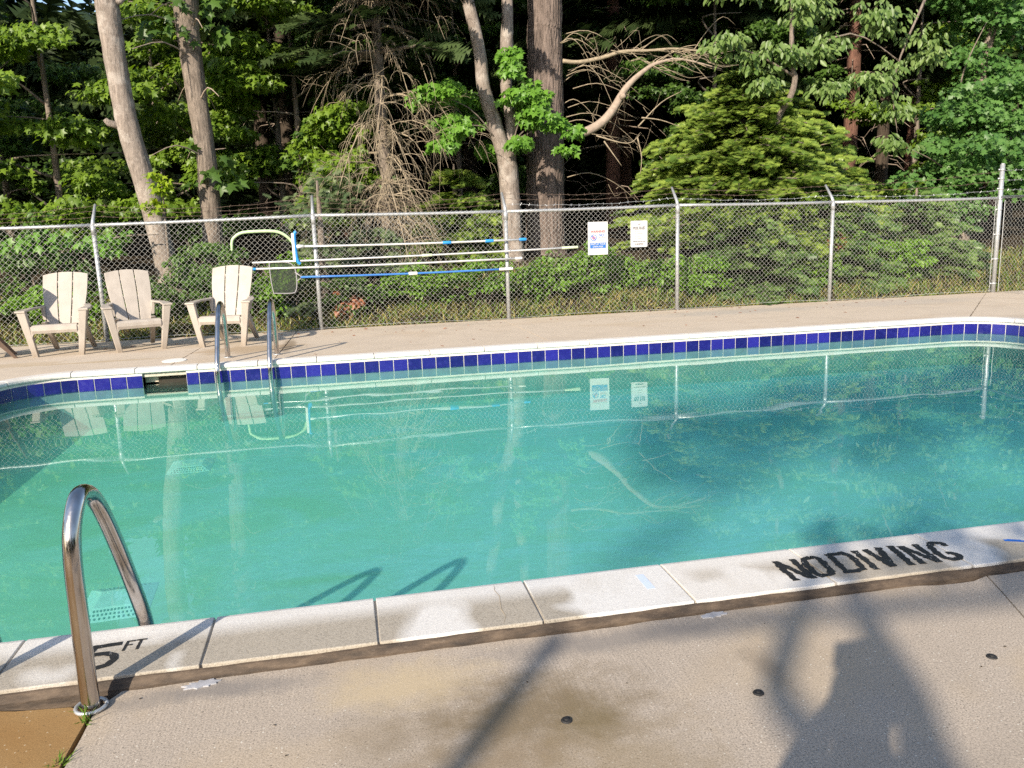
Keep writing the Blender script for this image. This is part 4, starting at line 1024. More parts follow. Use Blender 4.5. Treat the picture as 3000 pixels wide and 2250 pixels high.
# --- the forked maple
t = tree('forked_maple', (3.1, 14.8, .4), 'forked maple with bright green leaves sprouting around its fork', group=GF)
tr = trunk_mesh([(.02, 0, -.25), (.02, 0, .1), (0, 0, .91), (-.04, 0, 1.72), (-.07, 0, 2.0), (-.14, -.02, 2.2), (-.31, -.05, 2.75), (-.45, -.08, 3.21), (-.50, -.1, 3.81), (-.67, -.1, 4.62), (-.75, -.1, 5.1), (-.9, -.1, 7), (-.9, 0, 9.5)], [.20, .177, .174, .172, .165, .138, .122, .115, .104, .100, .10, .08, .03], 48, 8, .03, .3, (.06, 10)); tr.build('trunk', M['bark_pale'], t, True)
mb2 = trunk_mesh([(-.02, .04, 1.85), (.02, .05, 2.28), (.04, .06, 2.67), (-.01, .08, 3.28), (.02, .08, 3.97), (.05, .08, 4.64), (.1, .1, 6.5), (.3, .2, 9)], [.12, .106, .092, .105, .112, .095, .07, .02], 14, 6, .07); mb2.build('fork_limb', M['bark_pale'], t, True)
cl = []
for (x, z, n, rx, rz_) in [(-1.45, 3.15, 5, .25, .22), (-1.05, 3.2, 6, .3, .2), (-.55, 3.05, 6, .3, .2), (-.7, 2.7, 6, .3, .18), (-1.05, 2.48, 7, .35, .16), (-1.35, 2.25, 4, .2, .10), (.05, 3.0, 8, .3, .3), (.35, 3.0, 6, .25, .25), (.0, 3.6, 9, .14, .36), (.35, 2.65, 4, .3, .2), (.75, 2.55, 4, .3, .16), (1.05, 2.42, 4, .2, .12), (.15, 2.3, 3, .3, .2), (-.35, 2.15, 3, .3, .1), (.95, 2.15, 2, .2, .1)]:
    cl.append(blob_clusters((x, .28 if -.8 < x < -.3 else -.35, z), (rx, .28, rz_), n, .17, .2))
broad_crown('crown', M['maple_bright'], t, MAPLE, np.concatenate(cl+[blob_clusters((-1.3, -.2, 3.05), (.42, .3, .3), 9, .18, .1), blob_clusters((-1.05, -.1, 2.65), (.4, .3, .25), 8, .18, .1), blob_clusters((.25, -.35, 3.0), (.4, .3, .45), 8, .17, .1)]), 32, .115, .55, .8)
mb = MB()
for x, z in [(-1.5, 3.1), (-1.1, 2.5), (-.7, 3.1), (.7, 2.5), (1.05, 2.4), (.4, 3.0)]:
    limb([(-.2 if x < 0 else .05, -.05, 2.3), (x*.5, -.25, (2.3+z)/2+.15), (x, -.35, z)], .016, .004, mb, 5, 4)
mb.build('twig', M['bark_grey'], t)
broad_crown('high_crown', M['maple'], t, MAPLE, blob_clusters((-.4, .0, 9.2), (2.6, 1.8, 2.2), 60, .7), 40, .2)

# --- the big pine with its bare curved limb
t = tree('big_pine', (3.97, 15.8, .5), 'thickest trunk, a deeply furrowed pine with a bare curved dead limb', group=GF)
add_trunk(t, 15.8, [(3.95, .3, .45), (3.96, .5, .40), (3.96, 1.29, .366), (3.99, 2.42, .350), (4.02, 3.68, .330), (4.03, 4.66, .317), (4.05, 5.3, .311)], [(4.1, 15.8, 9, .25), (4.1, 15.8, 14, .12), (4.1, 15.8, 18, .03)], M['bark_pine'], 120, .02, .45, 0, (.10, 17), 14)
mb = MB()
D = [(.22, -.5, 2.5), (.34, -.85, 2.37), (.55, -.9, 2.37), (.86, -.9, 2.53), (1.08, -.9, 2.76), (1.26, -.9, 3.04), (1.44, -.9, 3.24), (1.70, -.9, 3.44), (1.92, -.9, 3.55), (2.37, -.9, 3.62), (3.18, -.9, 3.45)]
pts = catmull(D, 4); rr = np.interp(np.linspace(0, 10, len(pts)), range(11), [.05, .075, .083, .082, .075, .063, .054, .042, .033, .022, .008]); mb.tube(pts, list(rr), 10)
mb.tube([(1.2, -.93, 2.95), (1.28, -.99, 2.99)], [.05, .045], 10)
mb.build('curved_dead_limb', M['grey_wood'], t, True)
mb = MB()
D = [(.29, -.4, 3.67), (.59, -.4, 3.65), (1.04, -.4, 3.73), (1.44, -.4, 3.84), (1.94, -.4, 3.86), (2.49, -.4, 3.90), (3.14, -.4, 3.85)]
pts = catmull(D, 4); mb.tube(pts, list(np.interp(np.linspace(0, 6, len(pts)), range(7), [.040, .038, .038, .034, .028, .020, .008])), 8)
for i in range(40):
    x = rng.uniform(1.2, 3.0); y = rng.choice([-.4, -.9]); z = 3.86 if y == -.4 else 3.58; L = rng.uniform(.3, 1.0)
    a = rng.normal(0, .35); b = rng.normal(0.02, .28)
    limb([(x, y, z), (x+L*.35, y+a*L*.4, z+b*L*.6+rng.normal(0, .05)), (x+L*.7, y+a*L*.6, z+b*L+rng.normal(0, .06)), (x+L, y+a*L*.8, z+b*L*.8-.08)], .010, .002, mb, 4, 3)
for i in range(16):
    z = rng.uniform(1.6, 4.6); x0 = rng.uniform(.25, .5); L = rng.uniform(.5, 1.6); dzz = rng.normal(-.35, .45); y = rng.uniform(-.6, .1)
    P_ = [(x0, y, z), (x0+L*.3, y-.1, z+.12+dzz*.1), (x0+L*.65, y-.15, z+.08+dzz*.4), (x0+L, y-.2, z+dzz)]; limb(P_, .011, .003, mb, 4, 3)
    for q_ in range(3):
        f = rng.uniform(.3, .9); p = [P_[1][k]*(1-f)+P_[3][k]*f for k in range(3)]; l2 = rng.uniform(.15, .45)
        limb([tuple(p), (p[0]+l2*.5, p[1]+rng.normal(0, .1), p[2]+rng.normal(0, .12)), (p[0]+l2, p[1]+rng.normal(0, .15), p[2]+rng.normal(-.1, .25))], .005, .002, mb, 3, 2)
for q in [((1.55, -.9, 2.45), (1.95, -1., 2.85), (2.35, -1., 3.05)), ((1.6, -.95, 2.6), (1.95, -1, 2.55), (2.35, -1, 2.42)), ((.75, -.9, 2.3), (1.3, -1., 2.15), (1.55, -1, 2.3)), ((1.5, -1, 2.25), (1.58, -1, 1.9), (1.55, -1, 1.6)), ((.9, -.9, 2.2), (1.05, -1, 1.95), (1.2, -1., 1.75))]: limb(q, .016, .004, mb, 5, 4)
mb.build('dead_branches', M['dead_wood'], t, True)['kind'] = 'stuff'
conifer_crown('crown', M['pine_dark'], t, 6.5, 16, 3.8, 14, 9, .38, SPRAY_S)

# --- hemlock, oak, cherry, maples to the sides
def hemlock(name, loc, H, Rm, label, m, levels=18, per=14, size=.14, sub=30, front=.75, pw=.75, H0=-.3):
    t = tree(name, loc, label); tk = trunk_mesh([(0, 0, -.3), (0, 0, H*.5), (0, 0, H)], [.10, .06, .015], 10, 6, .05); tk.build('trunk', M['bark_grey'], t, True)
    conifer_crown('crown', m, t, H0, H, Rm, levels, per, size, front=front, sub=sub, pw=pw, droop=.18)
    return t
hemlock('hemlock_tree', (7.6, 14.9, .5), 3.5, 2.4, 'broad bright green hemlock behind the fence, right of the signs', M['hemlock'], 28, 24, .135, 50, pw=.6, H0=.55)
hemlock('fir_bush', (6.9, 13.4, .1), 1.45, 1.5, 'low dark green fir bush pressing against the fence beside the POOL RULES sign', M['fir'], 13, 22, .15, 28, pw=.45)
hemlock('fir_bush', (8.6, 13.7, .15), 1.75, 1.5, 'low fir bush under the hemlock, left of the orange dead branch', M['fir'], 13, 22, .15, 28, pw=.5)
hemlock('fir_bush', (10.6, 13.9, .2), 1.5, 1.3, 'low fir bush behind the fence corner post', M['fir'], 12, 20, .15, 26, pw=.5)
hemlock('hemlock_tree', (10.2, 15.6, .6), 1.7, 1.5, 'small hemlock between the broad hemlock and the oak', M['hemlock'], 12, 18, .17, 26, pw=.6)
hemlock('young_spruce', (-.22, 12.75, -.05), 2.05, .75, 'young spruce with a bare leader standing behind the fence post left of the poles', M['spruce'], 8, 8, .13, 16, front=.5, pw=.9)
hemlock('hemlock_tree', (2.2, 15.6, .6), 1.8, 1.3, 'olive hemlock between the dead branched spruce and the forked maple', M['hemlock'], 12, 18, .17, 26, pw=.6)
hemlock('fir_bush', (.5, 13.6, .1), 1.3, 1.1, 'fir bush below the skirt of dead branches', M['spruce'], 10, 16, .16, 24, pw=.6)

def broad_tree(name, loc, label, mat, tmpl, clusters, per, size, trunk, lr=(), bk='bark_grey', **kw):
    t = tree(name, loc, label); P, rr = trunk
    trunk_mesh(P, rr, 10, 5, .06, .3).build('trunk', M[bk], t, True)
    if len(lr):
        for q in lr:
            mb = MB(); limb(q, .03, .006, mb, 6, 4); mb.build('limb', M[bk], t, True)
    broad_crown('crown', M[mat], t, tmpl, clusters, per, size, **kw); return t
cl = np.concatenate([blob_clusters((.2, 0, 1.9), (1.3, .9, .8), 34, .34, .3), blob_clusters((-.2, 0, 1.1), (1.7, .8, .55), 26, .32, .3), blob_clusters((1.1, .3, 3.3), (1.5, .9, .9), 34, .4, .3), blob_clusters((1.4, .4, 4.6), (1.6, 1.0, .8), 34, .4, .3), blob_clusters((.3, .2, 2.7), (1.5, .9, .6), 30, .36, .3), blob_clusters((2.3, -.2, 2.2), (1.2, .8, 1.6), 44, .38, .3), blob_clusters((.4, .4, 5.0), (1.2, .8, .5), 18, .36, .3)])
broad_tree('oak_tree', (11.9, 14.3, .5), 'leafy oak with glossy mid green lobed leaves at the fence corner', 'oak', OAKL, cl, 75, .125, ([(.4, .4, -.3), (.4, .4, 2), (.9, .5, 5), (1, .6, 8)], [.14, .12, .09, .03]), [((.4, .4, 1), (-.4, .1, 1.6), (-1.2, -.1, 1.9)), ((.5, .4, 2), (1.2, 0, 2.6), (1.9, -.1, 3)), ((.4, .4, 2.4), (-.1, .1, 3.2), (.2, -.1, 4.2))])
cl = np.concatenate([blob_clusters((x, 0, z), (rx, .4, rz_), int(n*1.6), .20, .1) for x, z, n, rx, rz_ in [(-1.2, 3.75, 7, .35, .25), (-.6, 3.5, 9, .45, .3), (.0, 3.55, 8, .4, .35), (.7, 3.65, 8, .5, .3), (-.5, 3.05, 5, .35, .15), (.9, 3.0, 6, .35, .2), (1.9, 3.2, 10, .5, .4), (2.3, 2.6, 6, .3, .35), (1.8, 4.2, 14, .7, .5), (.4, 4.4, 12, .9, .4), (2.7, 3.6, 10, .5, .6), (-.9, 4.6, 8, .8, .3), (2.2, 2.05, 4, .25, .2)]])
broad_tree('cherry_tree', (7.95, 14.0, .5), 'pale leaved cherry spreading above the hemlock', 'cherry', OVAL, cl, 17, .125, ([(-.12, .6, 1.2), (-.07, .2, 2.4), (.06, 0, 2.8), (.16, 0, 3.14), (.08, 0, 3.52), (.1, .1, 5.5)], [.06, .055, .055, .05, .045, .03]), [((.1, 0, 3.2), (-.6, -.1, 3.5), (-1.3, -.1, 3.7)), ((.1, 0, 3.4), (1.2, 0, 3.9), (2.3, 0, 3.4)), ((2.9, .3, 4.6), (2.2, .1, 3.2), (2.25, 0, 2.2))], droop=.9)
Yl = [((-6.6, 14.7, .6), 'leafy maple whose yellow green leaves hang lowest at the picture edge', 'maple', 1.0), ((-4.6, 15.4, .7), 'mid green maple behind the leaning tree', 'maple', 1.0), ((-1.0, 16.6, .9), 'shaded maple between the straight tree and the dead branched spruce', 'maple_dark', 1.1),
      ((-8.8, 16.6, .8), 'tall maple filling the upper corner beside the sky gap', 'maple', 1.15), ((-3.2, 17.0, .9), 'dim maple deep between the two leading trunks', 'maple', 1.2), ((-6.3, 18.0, .9), 'dark maple far behind the picture edge maple', 'maple_dark', 1.3), ((.9, 18.2, 1.0), 'dark maple behind the dead branched spruce', 'maple_dark', 1.3), ((9.6, 18.0, 1.0), 'dark maple in the gap between hemlock and oak', 'maple_dark', 1.1), ((2.6, 17.6, 1.0), 'dim maple in the gap behind the forked maple', 'maple_dark', 1.1), ((13.2, 17.2, 1.0), 'maple behind the oak at the picture edge', 'maple', 1.2), ((-2.4, 16.0, .8), 'bright maple filling the space between the leaning and the straight trunk', 'maple', .9), ((-.6, 15.8, .8), 'low mid green maple left of the dead branched spruce', 'maple', .7), ((-7.6, 15.6, .7), 'bright maple behind the brown chair at the picture edge', 'maple', 1.1), ((8.0, 16.8, 1.0), 'dim maple whose leaves show above the broad hemlock', 'maple_dark', 1.2)]
for i, (loc, lab, mt, sc) in enumerate(Yl):
    cs = []
    for k in range(17):
        z = .7+.36*k*sc+rng.uniform(-.2, .2)
        q_ = blob_clusters((rng.uniform(-1.3, 1.3)*sc, rng.uniform(-.8, .5), z), (.95*sc, .6, .26), 9, .30, .2)
        wx, wz = q_[:, 0]+loc[0], q_[:, 2]+loc[2]
        q_ = q_[~((wx > -5.2) & (wx < -3.3) & (wz > 4.55))]
        if len(q_): cs.append(q_)
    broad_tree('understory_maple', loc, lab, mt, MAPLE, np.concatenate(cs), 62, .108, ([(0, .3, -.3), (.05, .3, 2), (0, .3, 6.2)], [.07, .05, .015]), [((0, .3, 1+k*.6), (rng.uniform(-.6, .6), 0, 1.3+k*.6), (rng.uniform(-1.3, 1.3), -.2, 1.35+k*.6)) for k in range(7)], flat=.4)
cl = np.concatenate([blob_clusters((0, 0, .95), (1.5, .35, .25), 16, .22, .1), blob_clusters((-1.3, 0, .75), (.6, .3, .2), 7, .2, .1)])
broad_tree('maple_sapling', (-3.9, 13.4, .3), 'spreading maple sapling whose leaves top the rail left of the leaning trunk', 'maple_bright', MAPLE, cl, 18, .12, ([(0, .2, -.4), (.05, .1, .4), (.1, 0, 1.)], [.03, .02, .01]), [((0, .1, .5), (-.7, 0, .9), (-1.5, 0, .9)), ((0, .1, .5), (.6, 0, .95), (1.3, 0, 1.0))])
cl = np.concatenate([blob_clusters((.05, 0, 1.85), (.22, .2, .35), 12, .12, .1), blob_clusters((-.1, 0, 1.5), (.18, .2, .12), 5, .12, .1)])
broad_tree('yellow_sapling', (-2.5, 13.3, .2), 'yellow green maple sapling touching the leaning trunk', 'yellow', MAPLE, cl, 14, .085, ([(0, .1, -.3), (.02, .05, 1), (.05, 0, 2.)], [.02, .015, .006]))

# --- low growth along the fence
def bush(name, loc, rad, mat, tmpl, n, per, size, label, group=None, **kw):
    t = tree(name, loc, label, 'bush', group); mb = MB()
    for k in range(7):
        a = rng.uniform(0, 6.28); q = rng.uniform(.3, .8)
        limb([(0, 0, -.25), (rad[0]*q*.5*math.cos(a), rad[1]*q*.5*math.sin(a), rad[2]*.5), (rad[0]*q*math.cos(a), rad[1]*q*math.sin(a), rad[2]*.9)], .012, .004, mb, 5, 3)
    mb.build('stems', M['bark_grey'], t); c = blob_clusters((0, 0, rad[2]*.55), (rad[0], rad[1], rad[2]*.55), n, .15, .35)
    c = c[c[:, 2] > -.15]
    broad_crown('foliage', M[mat], t, tmpl, c, per, size, **kw); return t
LB = 'low bushes along the fence'
for loc, rad, mat, n, lab in [
    ((3.15, 12.75, .12), (.60, .35, .62), 'shrub', 26, 'bright green shrub at the foot of the forked maple'),
    ((4.05, 12.85, .15), (.75, .35, .66), 'shrub', 34, 'bright green shrub below the WARNING sign'),
    ((4.95, 12.75, .12), (.50, .32, .55), 'shrub', 20, 'bright green shrub at the fence post right of the POOL RULES sign'),
    ((5.75, 12.6, .08), (.55, .3, .60), 'shrub', 20, 'yellow flecked shrub before the dark fir bushes'),
    ((7.75, 12.6, .08), (.6, .3, .62), 'shrub', 22, 'rounded green shrub behind the second to last leaning post arm'),
    ((9.35, 12.8, .14), (.80, .4, .70), 'shrub', 34, 'green shrub left of the tall corner post'),
    ((2.2, 12.8, .14), (.55, .35, .55), 'shrub', 18, 'green shrub below the white ends of the poles'),
    ((1.15, 12.6, .08), (.65, .3, .58), 'shrub', 22, 'green shrub under the blue pole'),
    ((.2, 12.55, .05), (.45, .28, .50), 'bush', 16, 'small shrub beside the orange dead branch at the post'),
    ((-.75, 12.7, .10), (.55, .3, .75), 'shrub', 22, 'fresh green shrub behind the leaf net'),
    ((-1.65, 12.75, .12), (.55, .3, .72), 'bush', 22, 'shrub hidden behind the third beige chair'),
    ((-2.75, 12.6, .08), (.55, .3, .62), 'bush', 22, 'shrub at the foot of the leaning trunk'),
    ((-3.9, 12.7, .10), (.70, .3, .55), 'shrub', 26, 'bright shrub behind the first beige chair'),
    ((-5.1, 12.8, .12), (.70, .35, .60), 'shrub', 24, 'bright shrub behind the brown chair')]:
    bush('low_shrub', loc, (rad[0]*1.15, rad[1]*1.2, rad[2]*1.12), mat, OVAL, int(n*1.5), 55, .080, lab, LB, droop=.3)
cl_l = [((-4.3, 13.5, .3), (.9, .4, 1.3), 'tall pale leaved bush seen through the mesh above the first chair'), ((-2.0, 13.4, .3), (.5, .35, 1.0), 'tall bush between the leaning and the straight trunk')]
for loc, rad, lab in cl_l: bush('tall_bush', loc, rad, 'bush', OVAL, 46, 36, .095, lab, None)
for loc, lab, sz in [((.10, 12.42, .05), 'orange dead branch of needles right of the pole post', .32), ((8.15, 12.9, .55), 'orange dead branch of needles hanging in the fir bush', .42), ((-.02, 12.5, .42), 'small orange dead sprig close beside the pole post', .14)]:
    t = tree('dead_branch', loc, lab, 'dead branch'); mb = MB(); limb([(-.5*sz, 0, 0), (0, 0, .3*sz), (.6*sz, 0, .75*sz)], .01, .004, mb, 5, 3); mb.build('stem', M['dead_wood'], t)
    n = int(800*sz); s_ = rng.random(n); pos = np.stack([(-.5+1.1*s_)*sz, rng.normal(0, .05, n), (.05+.7*s_)*sz], 1)+rng.standard_normal((n, 3))*.16*sz
    link('needles', leaf_mesh('needles', SPRAY_S, pos, rand_unit(n)+np.array([.5, 0, -.6]), rand_unit(n)+SUNV, .07*rng.uniform(.7, 1.3, n)), M['dead_needles'], t)

# --- grass strip and litter behind the fence
def grass(name, n, x0, x1, ya, yb, m, size, bare=0.):
    x = rng.uniform(x0, x1, n); y = ya+(yb-ya)*rng.random(n)**1.2
    z = np.array([gz(q) for q in y])+np.where(y > 12.1, .05*np.sin(x*1.7+y)+.04*np.sin(x*3.9-y*2.3), 0)
    tip = rand_unit(n)*.9+np.array([0, 0, .75]); nrm = rand_unit(n)+SUNV*.5
    o = link(name, leaf_mesh(name, BLADE, np.stack([x, y, z-.01], 1), tip, nrm, size*rng.uniform(.5, 1.4, n)), m); o['kind'] = 'stuff'; return o
grass('grass', 26000, -9, 15, 11.96, 14.2, M['dry_grass'], .13)
grass('grass', 14000, -9, 15, 12.0, 14.2, M['grass'], .15)
n = 150
x = rng.uniform(-4, 9, n); y = np.where(rng.random(n) < .75, 11.85-1.2*rng.random(n)**2, rng.uniform(8.7, 11.8, n))
o = link('leaf_litter', leaf_mesh('leaf_litter', OVAL, np.stack([x, y, np.array([dz(q) for q in y])+.004], 1), rand_unit(n)*np.array([1, 1, .1]), np.array([0, 0, 1.])+rand_unit(n)*.3, .05*rng.uniform(.4, 1.3, n)), M['dead_needles']); o['kind'] = 'stuff'
n = 40
o = link('leaf_litter', leaf_mesh('leaf_litter', OVAL, np.stack([rng.uniform(-1.2, 2.4, n), rng.uniform(1.2, 2.4, n), np.full(n, .002)], 1), rand_unit(n)*np.array([1, 1, .1]), np.array([0, 0, 1.])+rand_unit(n)*.3, .010*rng.uniform(.4, 1.3, n)), M['bark_dark']); o['kind'] = 'stuff'
# weeds in the joint at the foot of the near handrail
for (x, y, n, sz, lab) in [(-.768, 2.272, 26, .045, 'tuft of grass growing at the foot of the near handrail'), (-.785, 2.075, 34, .035, 'tuft of grass growing further down the dark slab joint')]:
    pos = np.stack([x+rng.normal(0, .006, n), y+rng.normal(0, .012, n), np.full(n, -.012)], 1)
    o = link('grass_tuft', leaf_mesh('grass_tuft', (BLADE[0]*np.array([1.3, 1, 1]), BLADE[1]), pos, rand_unit(n)*.9+np.array([0, 0, .9]), rand_unit(n), sz*rng.uniform(.6, 1.5, n)), M['grass']); tag(o, lab, 'grass tuft')

# --- the wood behind: trunks and crowns copied, then one mass
GB = 'background trees of the wood'
def bg_conifer(H, Rm, m, bk):
    t = tree('background_conifer', (0, 0, 0), 'tall dark conifer standing in the wood behind', group=GB)
    trunk_mesh([(0, 0, -.4), (.05, 0, H*.4), (0, 0, H)], [.19, .14, .03], 10, 6, .05).build('trunk', M[bk], t, True)
    mb = MB()
    for i in range(34):
        a = rng.uniform(0, 6.28); z = rng.uniform(.8, 6); L = rng.uniform(.4, 1.6); mb.tube([(0, 0, z), (L*.6*math.cos(a), L*.6*math.sin(a), z-.1*L), (L*math.cos(a), L*math.sin(a), z-.45*L)], [.014, .010, .003], 4, False)
    mb.build('dead_branches', M['grey_wood'], t)['kind'] = 'stuff'
    conifer_crown('crown', m, t, H*.30, H, Rm, 15, 9, .42, SPRAY_S, twig=False, sub=20); return t
cA = bg_conifer(13, 2.6, M['pine_dark'], 'bark_dark'); cB = bg_conifer(15, 2.9, M['pine_dark'], 'bark_red')
spots = [(12.19, 18.5, 1, 1.0), (15.0, 20, 1, .95), (13.6, 19.2, 0, .9), (10.4, 20, 0, 1), (8.6, 18.6, 0, .9), (6.4, 19, 1, 1), (5.2, 20.5, 0, 1.1), (2.2, 19, 0, 1), (.2, 20.2, 1, .95), (-.9, 19.2, 0, .9), (-1.6, 21.5, 0, 1.05), (-13.8, 21, 1, .9), (-12.2, 20, 1, 1.1), (16.6, 18.4, 0, 1), (18.4, 21, 1, 1.05), (3.6, 22.5, 0, 1.1), (-.2, 23, 0, 1.1), (8, 22.6, 1, 1.1), (11.6, 23, 0, 1.1), (-12.5, 22.5, 1, 1)]
used = {0: 0, 1: 0}
for x, y, k, sc in spots:
    src = (cA, cB)[k]; o = src if not used[k] else copy_tree(src); used[k] = 1
    o.location = (x, y, gz(y)-.05); o.scale = (sc, sc, sc); o.rotation_euler = (0, 0, rng.uniform(0, 6.28))
    LB_ = {(12.19, 18.5): 'reddish trunked conifer in the dark gap between the broad hemlock and the oak', (15.0, 20): 'reddish trunked conifer half hidden by the oak leaves', (13.6, 19.2): 'grey trunked conifer just right of the reddish trunk in the dark gap', (8.6, 18.6): 'grey trunked conifer rising straight behind the cherry limb',
           (6.4, 19): 'reddish trunked conifer right behind the bare curved limb of the pine', (.2, 20.2): 'reddish trunked conifer behind the skirt of dead branches', (-.9, 19.2): 'grey trunked conifer between the straight tree and the dead branched spruce'}
    lab = LB_.get((x, y))
    if lab: o['label'] = lab; o['group'] = GB
    else: o['label'] = 'dark conifer lost in the shade of the wood'; o['group'] = GB+' lost in shade'
n = 120000
x = rng.uniform(-22, 34, n); y = rng.uniform(24, 33, n); z = rng.random(n)**.9*17+.5
keep = ~((x < -4.8) & (x > -9.4) & (z > 6.9+(y-24)*.2))
x, y, z = x[keep], y[keep], z[keep]; n = len(x)
o = link('distant_woods', leaf_mesh('distant_woods', SPRAY_S, np.stack([x, y, z], 1), rand_unit(n)+np.array([0, 0, -.4]), rand_unit(n)*.6+np.array([0, 0, .8]), .85*rng.uniform(.6, 1.3, n)), M['pine_dark']); o['kind'] = 'stuff'

n = 26000
x = rng.uniform(-90, 90, n); y = rng.uniform(-75, -52, n); z = rng.random(n)**.8*15
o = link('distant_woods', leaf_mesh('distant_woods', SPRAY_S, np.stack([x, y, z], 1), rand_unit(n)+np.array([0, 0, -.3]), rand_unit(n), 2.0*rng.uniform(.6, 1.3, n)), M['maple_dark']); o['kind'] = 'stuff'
# ------------------------------------------------------------------ behind the viewer: what throws the shadows on the near deck and the pool
SX, SY = math.sin(SUN_AZ), math.cos(SUN_AZ); TE = math.tan(SUN_EL)
def back(gx, gy, Y):
    """point at depth Y whose shadow falls on (gx, gy) of the deck"""
    L = (gy-Y)/SY; return (gx-L*SX, Y, L*TE)
t = tree('twin_stem_shadow_caster', (-3.9, -5.0, 0), 'unseen twin stemmed tree shape added behind the viewer to cast the curved shadow')  # added out of view, stems bent to throw the curved shadow bands
Yb = -5.0
left = [back(*p, Yb) for p in [(.98, .6), (1.02, 1.2), (1.06, 1.5), (1.09, 1.71), (1.11, 1.9), (1.19, 2.03), (1.34, 2.22), (1.48, 2.39), (1.66, 2.6), (1.9, 2.9)]]
right = [back(*p, Yb) for p in [(1.0, .8), (1.22, 1.38), (1.33, 1.6), (1.43, 1.77), (1.51, 1.97), (1.59, 2.19), (1.70, 2.44), (1.85, 2.75), (2.1, 3.2)]]
def rel(P): return [(p[0]+3.9, p[1]+5.0, p[2]) for p in P]
b0 = rel([left[0]])[0]
mb = trunk_mesh([(b0[0], 0, -.2), (b0[0], 0, 1.0)]+rel(left), [.08, .065]+[.046]*7+[.04, .035, .03], 8, 5, .04); mb.build('trunk', M['bark_grey'], t, True)
mb = trunk_mesh(rel(right), [.10, .09, .075, .06, .05, .05, .042, .035, .03], 8, 5, .04); mb.build('limb', M['bark_grey'], t, True)
mb = trunk_mesh(rel([back(*p, Yb-.6) for p in [(.9, 2.38), (1.37, 2.31), (1.70, 2.29), (2.12, 2.25), (2.6, 2.2)]]), [.02, .032, .034, .034, .03], 8, 5, .04); mb.build('limb', M['bark_grey'], t, True)
tp = [rel([back(*p, Yb)])[0] for p in [(2.2, 3.2), (2.6, 3.0), (2.3, 2.55), (2.5, 2.4)]]
broad_crown('crown', M['maple'], t, MAPLE, [(a, b, c, .28) for a, b, c in tp], 30, .11)
# tall pole: the long straight shadow across the middle of the near deck
q0, q1 = (-1.0, .2), (.62, 2.40)
px, py = .62-8*SX, 2.40-8*SY
t = empty('light_pole', (px, py, 0)); tag(t, 'slim grey pole behind the viewer, seen only by its straight shadow', 'pole')
mb = MB(); mb.tube([(0, 0, -.05), (0, 0, 8*TE)], [.045, .034], 12); mb.build('shaft', M['galv'], t, True)
mb = MB(); mb.disc((0, 0, 0), .08, .02, 16); mb.build('base_plate', M['galv'], t)

# maples on the lawn behind, whose crowns shade the right of the pool
def shade(name, gx, gy, dist, clusters, lab, per=26, sz=.24):
    """clusters: (x, y, r) where each leafy bough throws its shade; the bough itself hangs up the sun's ray"""
    bx, by = gx-dist*SX, gy-dist*SY; z = dist*TE
    t = tree(name, (bx, by, -.14), lab, 'tree', 'trees behind the viewer'); trunk_mesh([(0, 0, -.2), (.1, 0, z*.5), (0, 0, z+2)], [.3, .22, .06], 10, 6, .05, .3).build('trunk', M['bark_grey'], t, True)
    C = []
    for x, y, r in clusters:
        q = dist+rng.uniform(-2.5, 2.5); C.append((x-q*SX-bx, y-q*SY-by, q*TE+.14, r))
    broad_crown('crown', M['maple'], t, MAPLE, C, per, sz)
T1 = [(2.0, 5.0, .6), (2.6, 5.7, .7), (3.2, 6.3, .7), (3.0, 5.1, .5), (3.9, 5.9, .7), (4.3, 6.7, .7), (1.7, 4.3, .45), (2.4, 6.4, .5), (1.35, 3.75, .35), (3.6, 4.6, .4), (4.6, 5.4, .5)]
T2 = [(5.4, 6.2, .7), (6.0, 7.0, .7), (5.2, 7.2, .5), (6.6, 6.4, .7), (7.0, 7.4, .6), (5.8, 5.4, .5), (7.2, 5.8, .6), (4.9, 4.6, .35), (6.3, 4.9, .4), (3.1, 3.6, .22), (3.3, 3.0, .3), (2.75, 3.2, .2)]
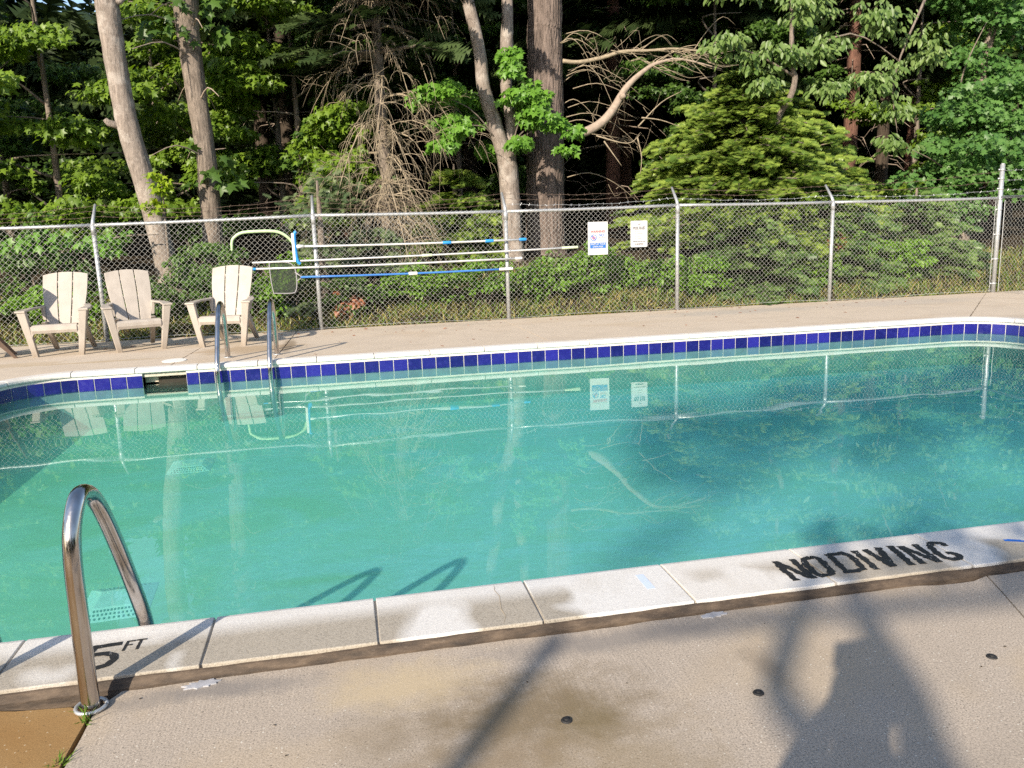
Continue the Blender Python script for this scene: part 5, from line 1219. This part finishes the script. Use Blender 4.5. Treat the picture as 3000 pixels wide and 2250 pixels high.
shade('shade_maple', 5.6, 5.2, 33, T1, 'broad maple behind the viewer shading the middle of the pool', 23)
shade('shade_maple', 7.6, 6.4, 36, T2, 'broad maple behind the viewer shading the far end of the pool', 22)
# the photographer, standing just behind the lens
def person():
    t = empty('person', (-.27, -.42, 0)); tag(t, 'person standing on the near deck with arms raised to hold a phone', 'person')
    J = [(0, 0, .78, .17), (0, 0, .95, .17), (0, 0, 1.10, .17), (0, .0, 1.21, .09), (0, .01, 1.26, .05), (0, .02, 1.33, .075), (0, .025, 1.40, .085), (0, .02, 1.46, .06)]
    E = [(i, i+1) for i in range(7)]
    def chain(a, pts):
        k = a
        for p in pts: J.append(p); E.append((k, len(J)-1)); k = len(J)-1
    for s in (-1, 1):
        chain(0, [(s*.09, 0, .70, .095), (s*.10, .01, .42, .062), (s*.10, 0, .22, .05), (s*.10, -.02, .06, .042), (s*.11, .09, .03, .035)])
        chain(2, [(s*.15, 0, 1.16, .07), (s*.13, .12, 1.02, .07), (s*.06+.05, .22, 1.12, .05), (s*.03+.16, .30, 1.20, .028), (s*.03+.17, .32, 1.25, .024)])
    me = bpy.data.meshes.new('body'); me.from_pydata([j[:3] for j in J], E, []); o = link('body', me, M['shirt'], t)
    sk_ = o.modifiers.new('skin', 'SKIN')
    for i, j in enumerate(J): me.skin_vertices[0].data[i].radius = (j[3], j[3]*.8 if i < 3 else j[3])
    me.skin_vertices[0].data[0].use_root = True
    sb = o.modifiers.new('sub', 'SUBSURF'); sb.levels = 1; sb.render_levels = 1
    mb = MB()
    for j in range(9):
        pass
    hair = [(0, 0, 1.36), (0, -.01, 1.42), (0, .0, 1.485), (0, .01, 1.515)]; mb.tube(hair, [.085, .098, .075, .02], 12); mb.build('hair', M['hair'], t, True)
    ph = empty('phone', (.0, -.075, 1.30)); tag(ph, 'dark phone held up by the person on the near deck', 'phone')
    mb = MB(); mb.box(-.14, .02, -.004, .004, -.04, .04); mb.build('phone_case', M['black_rubber'], ph, bevel=.003)
person()
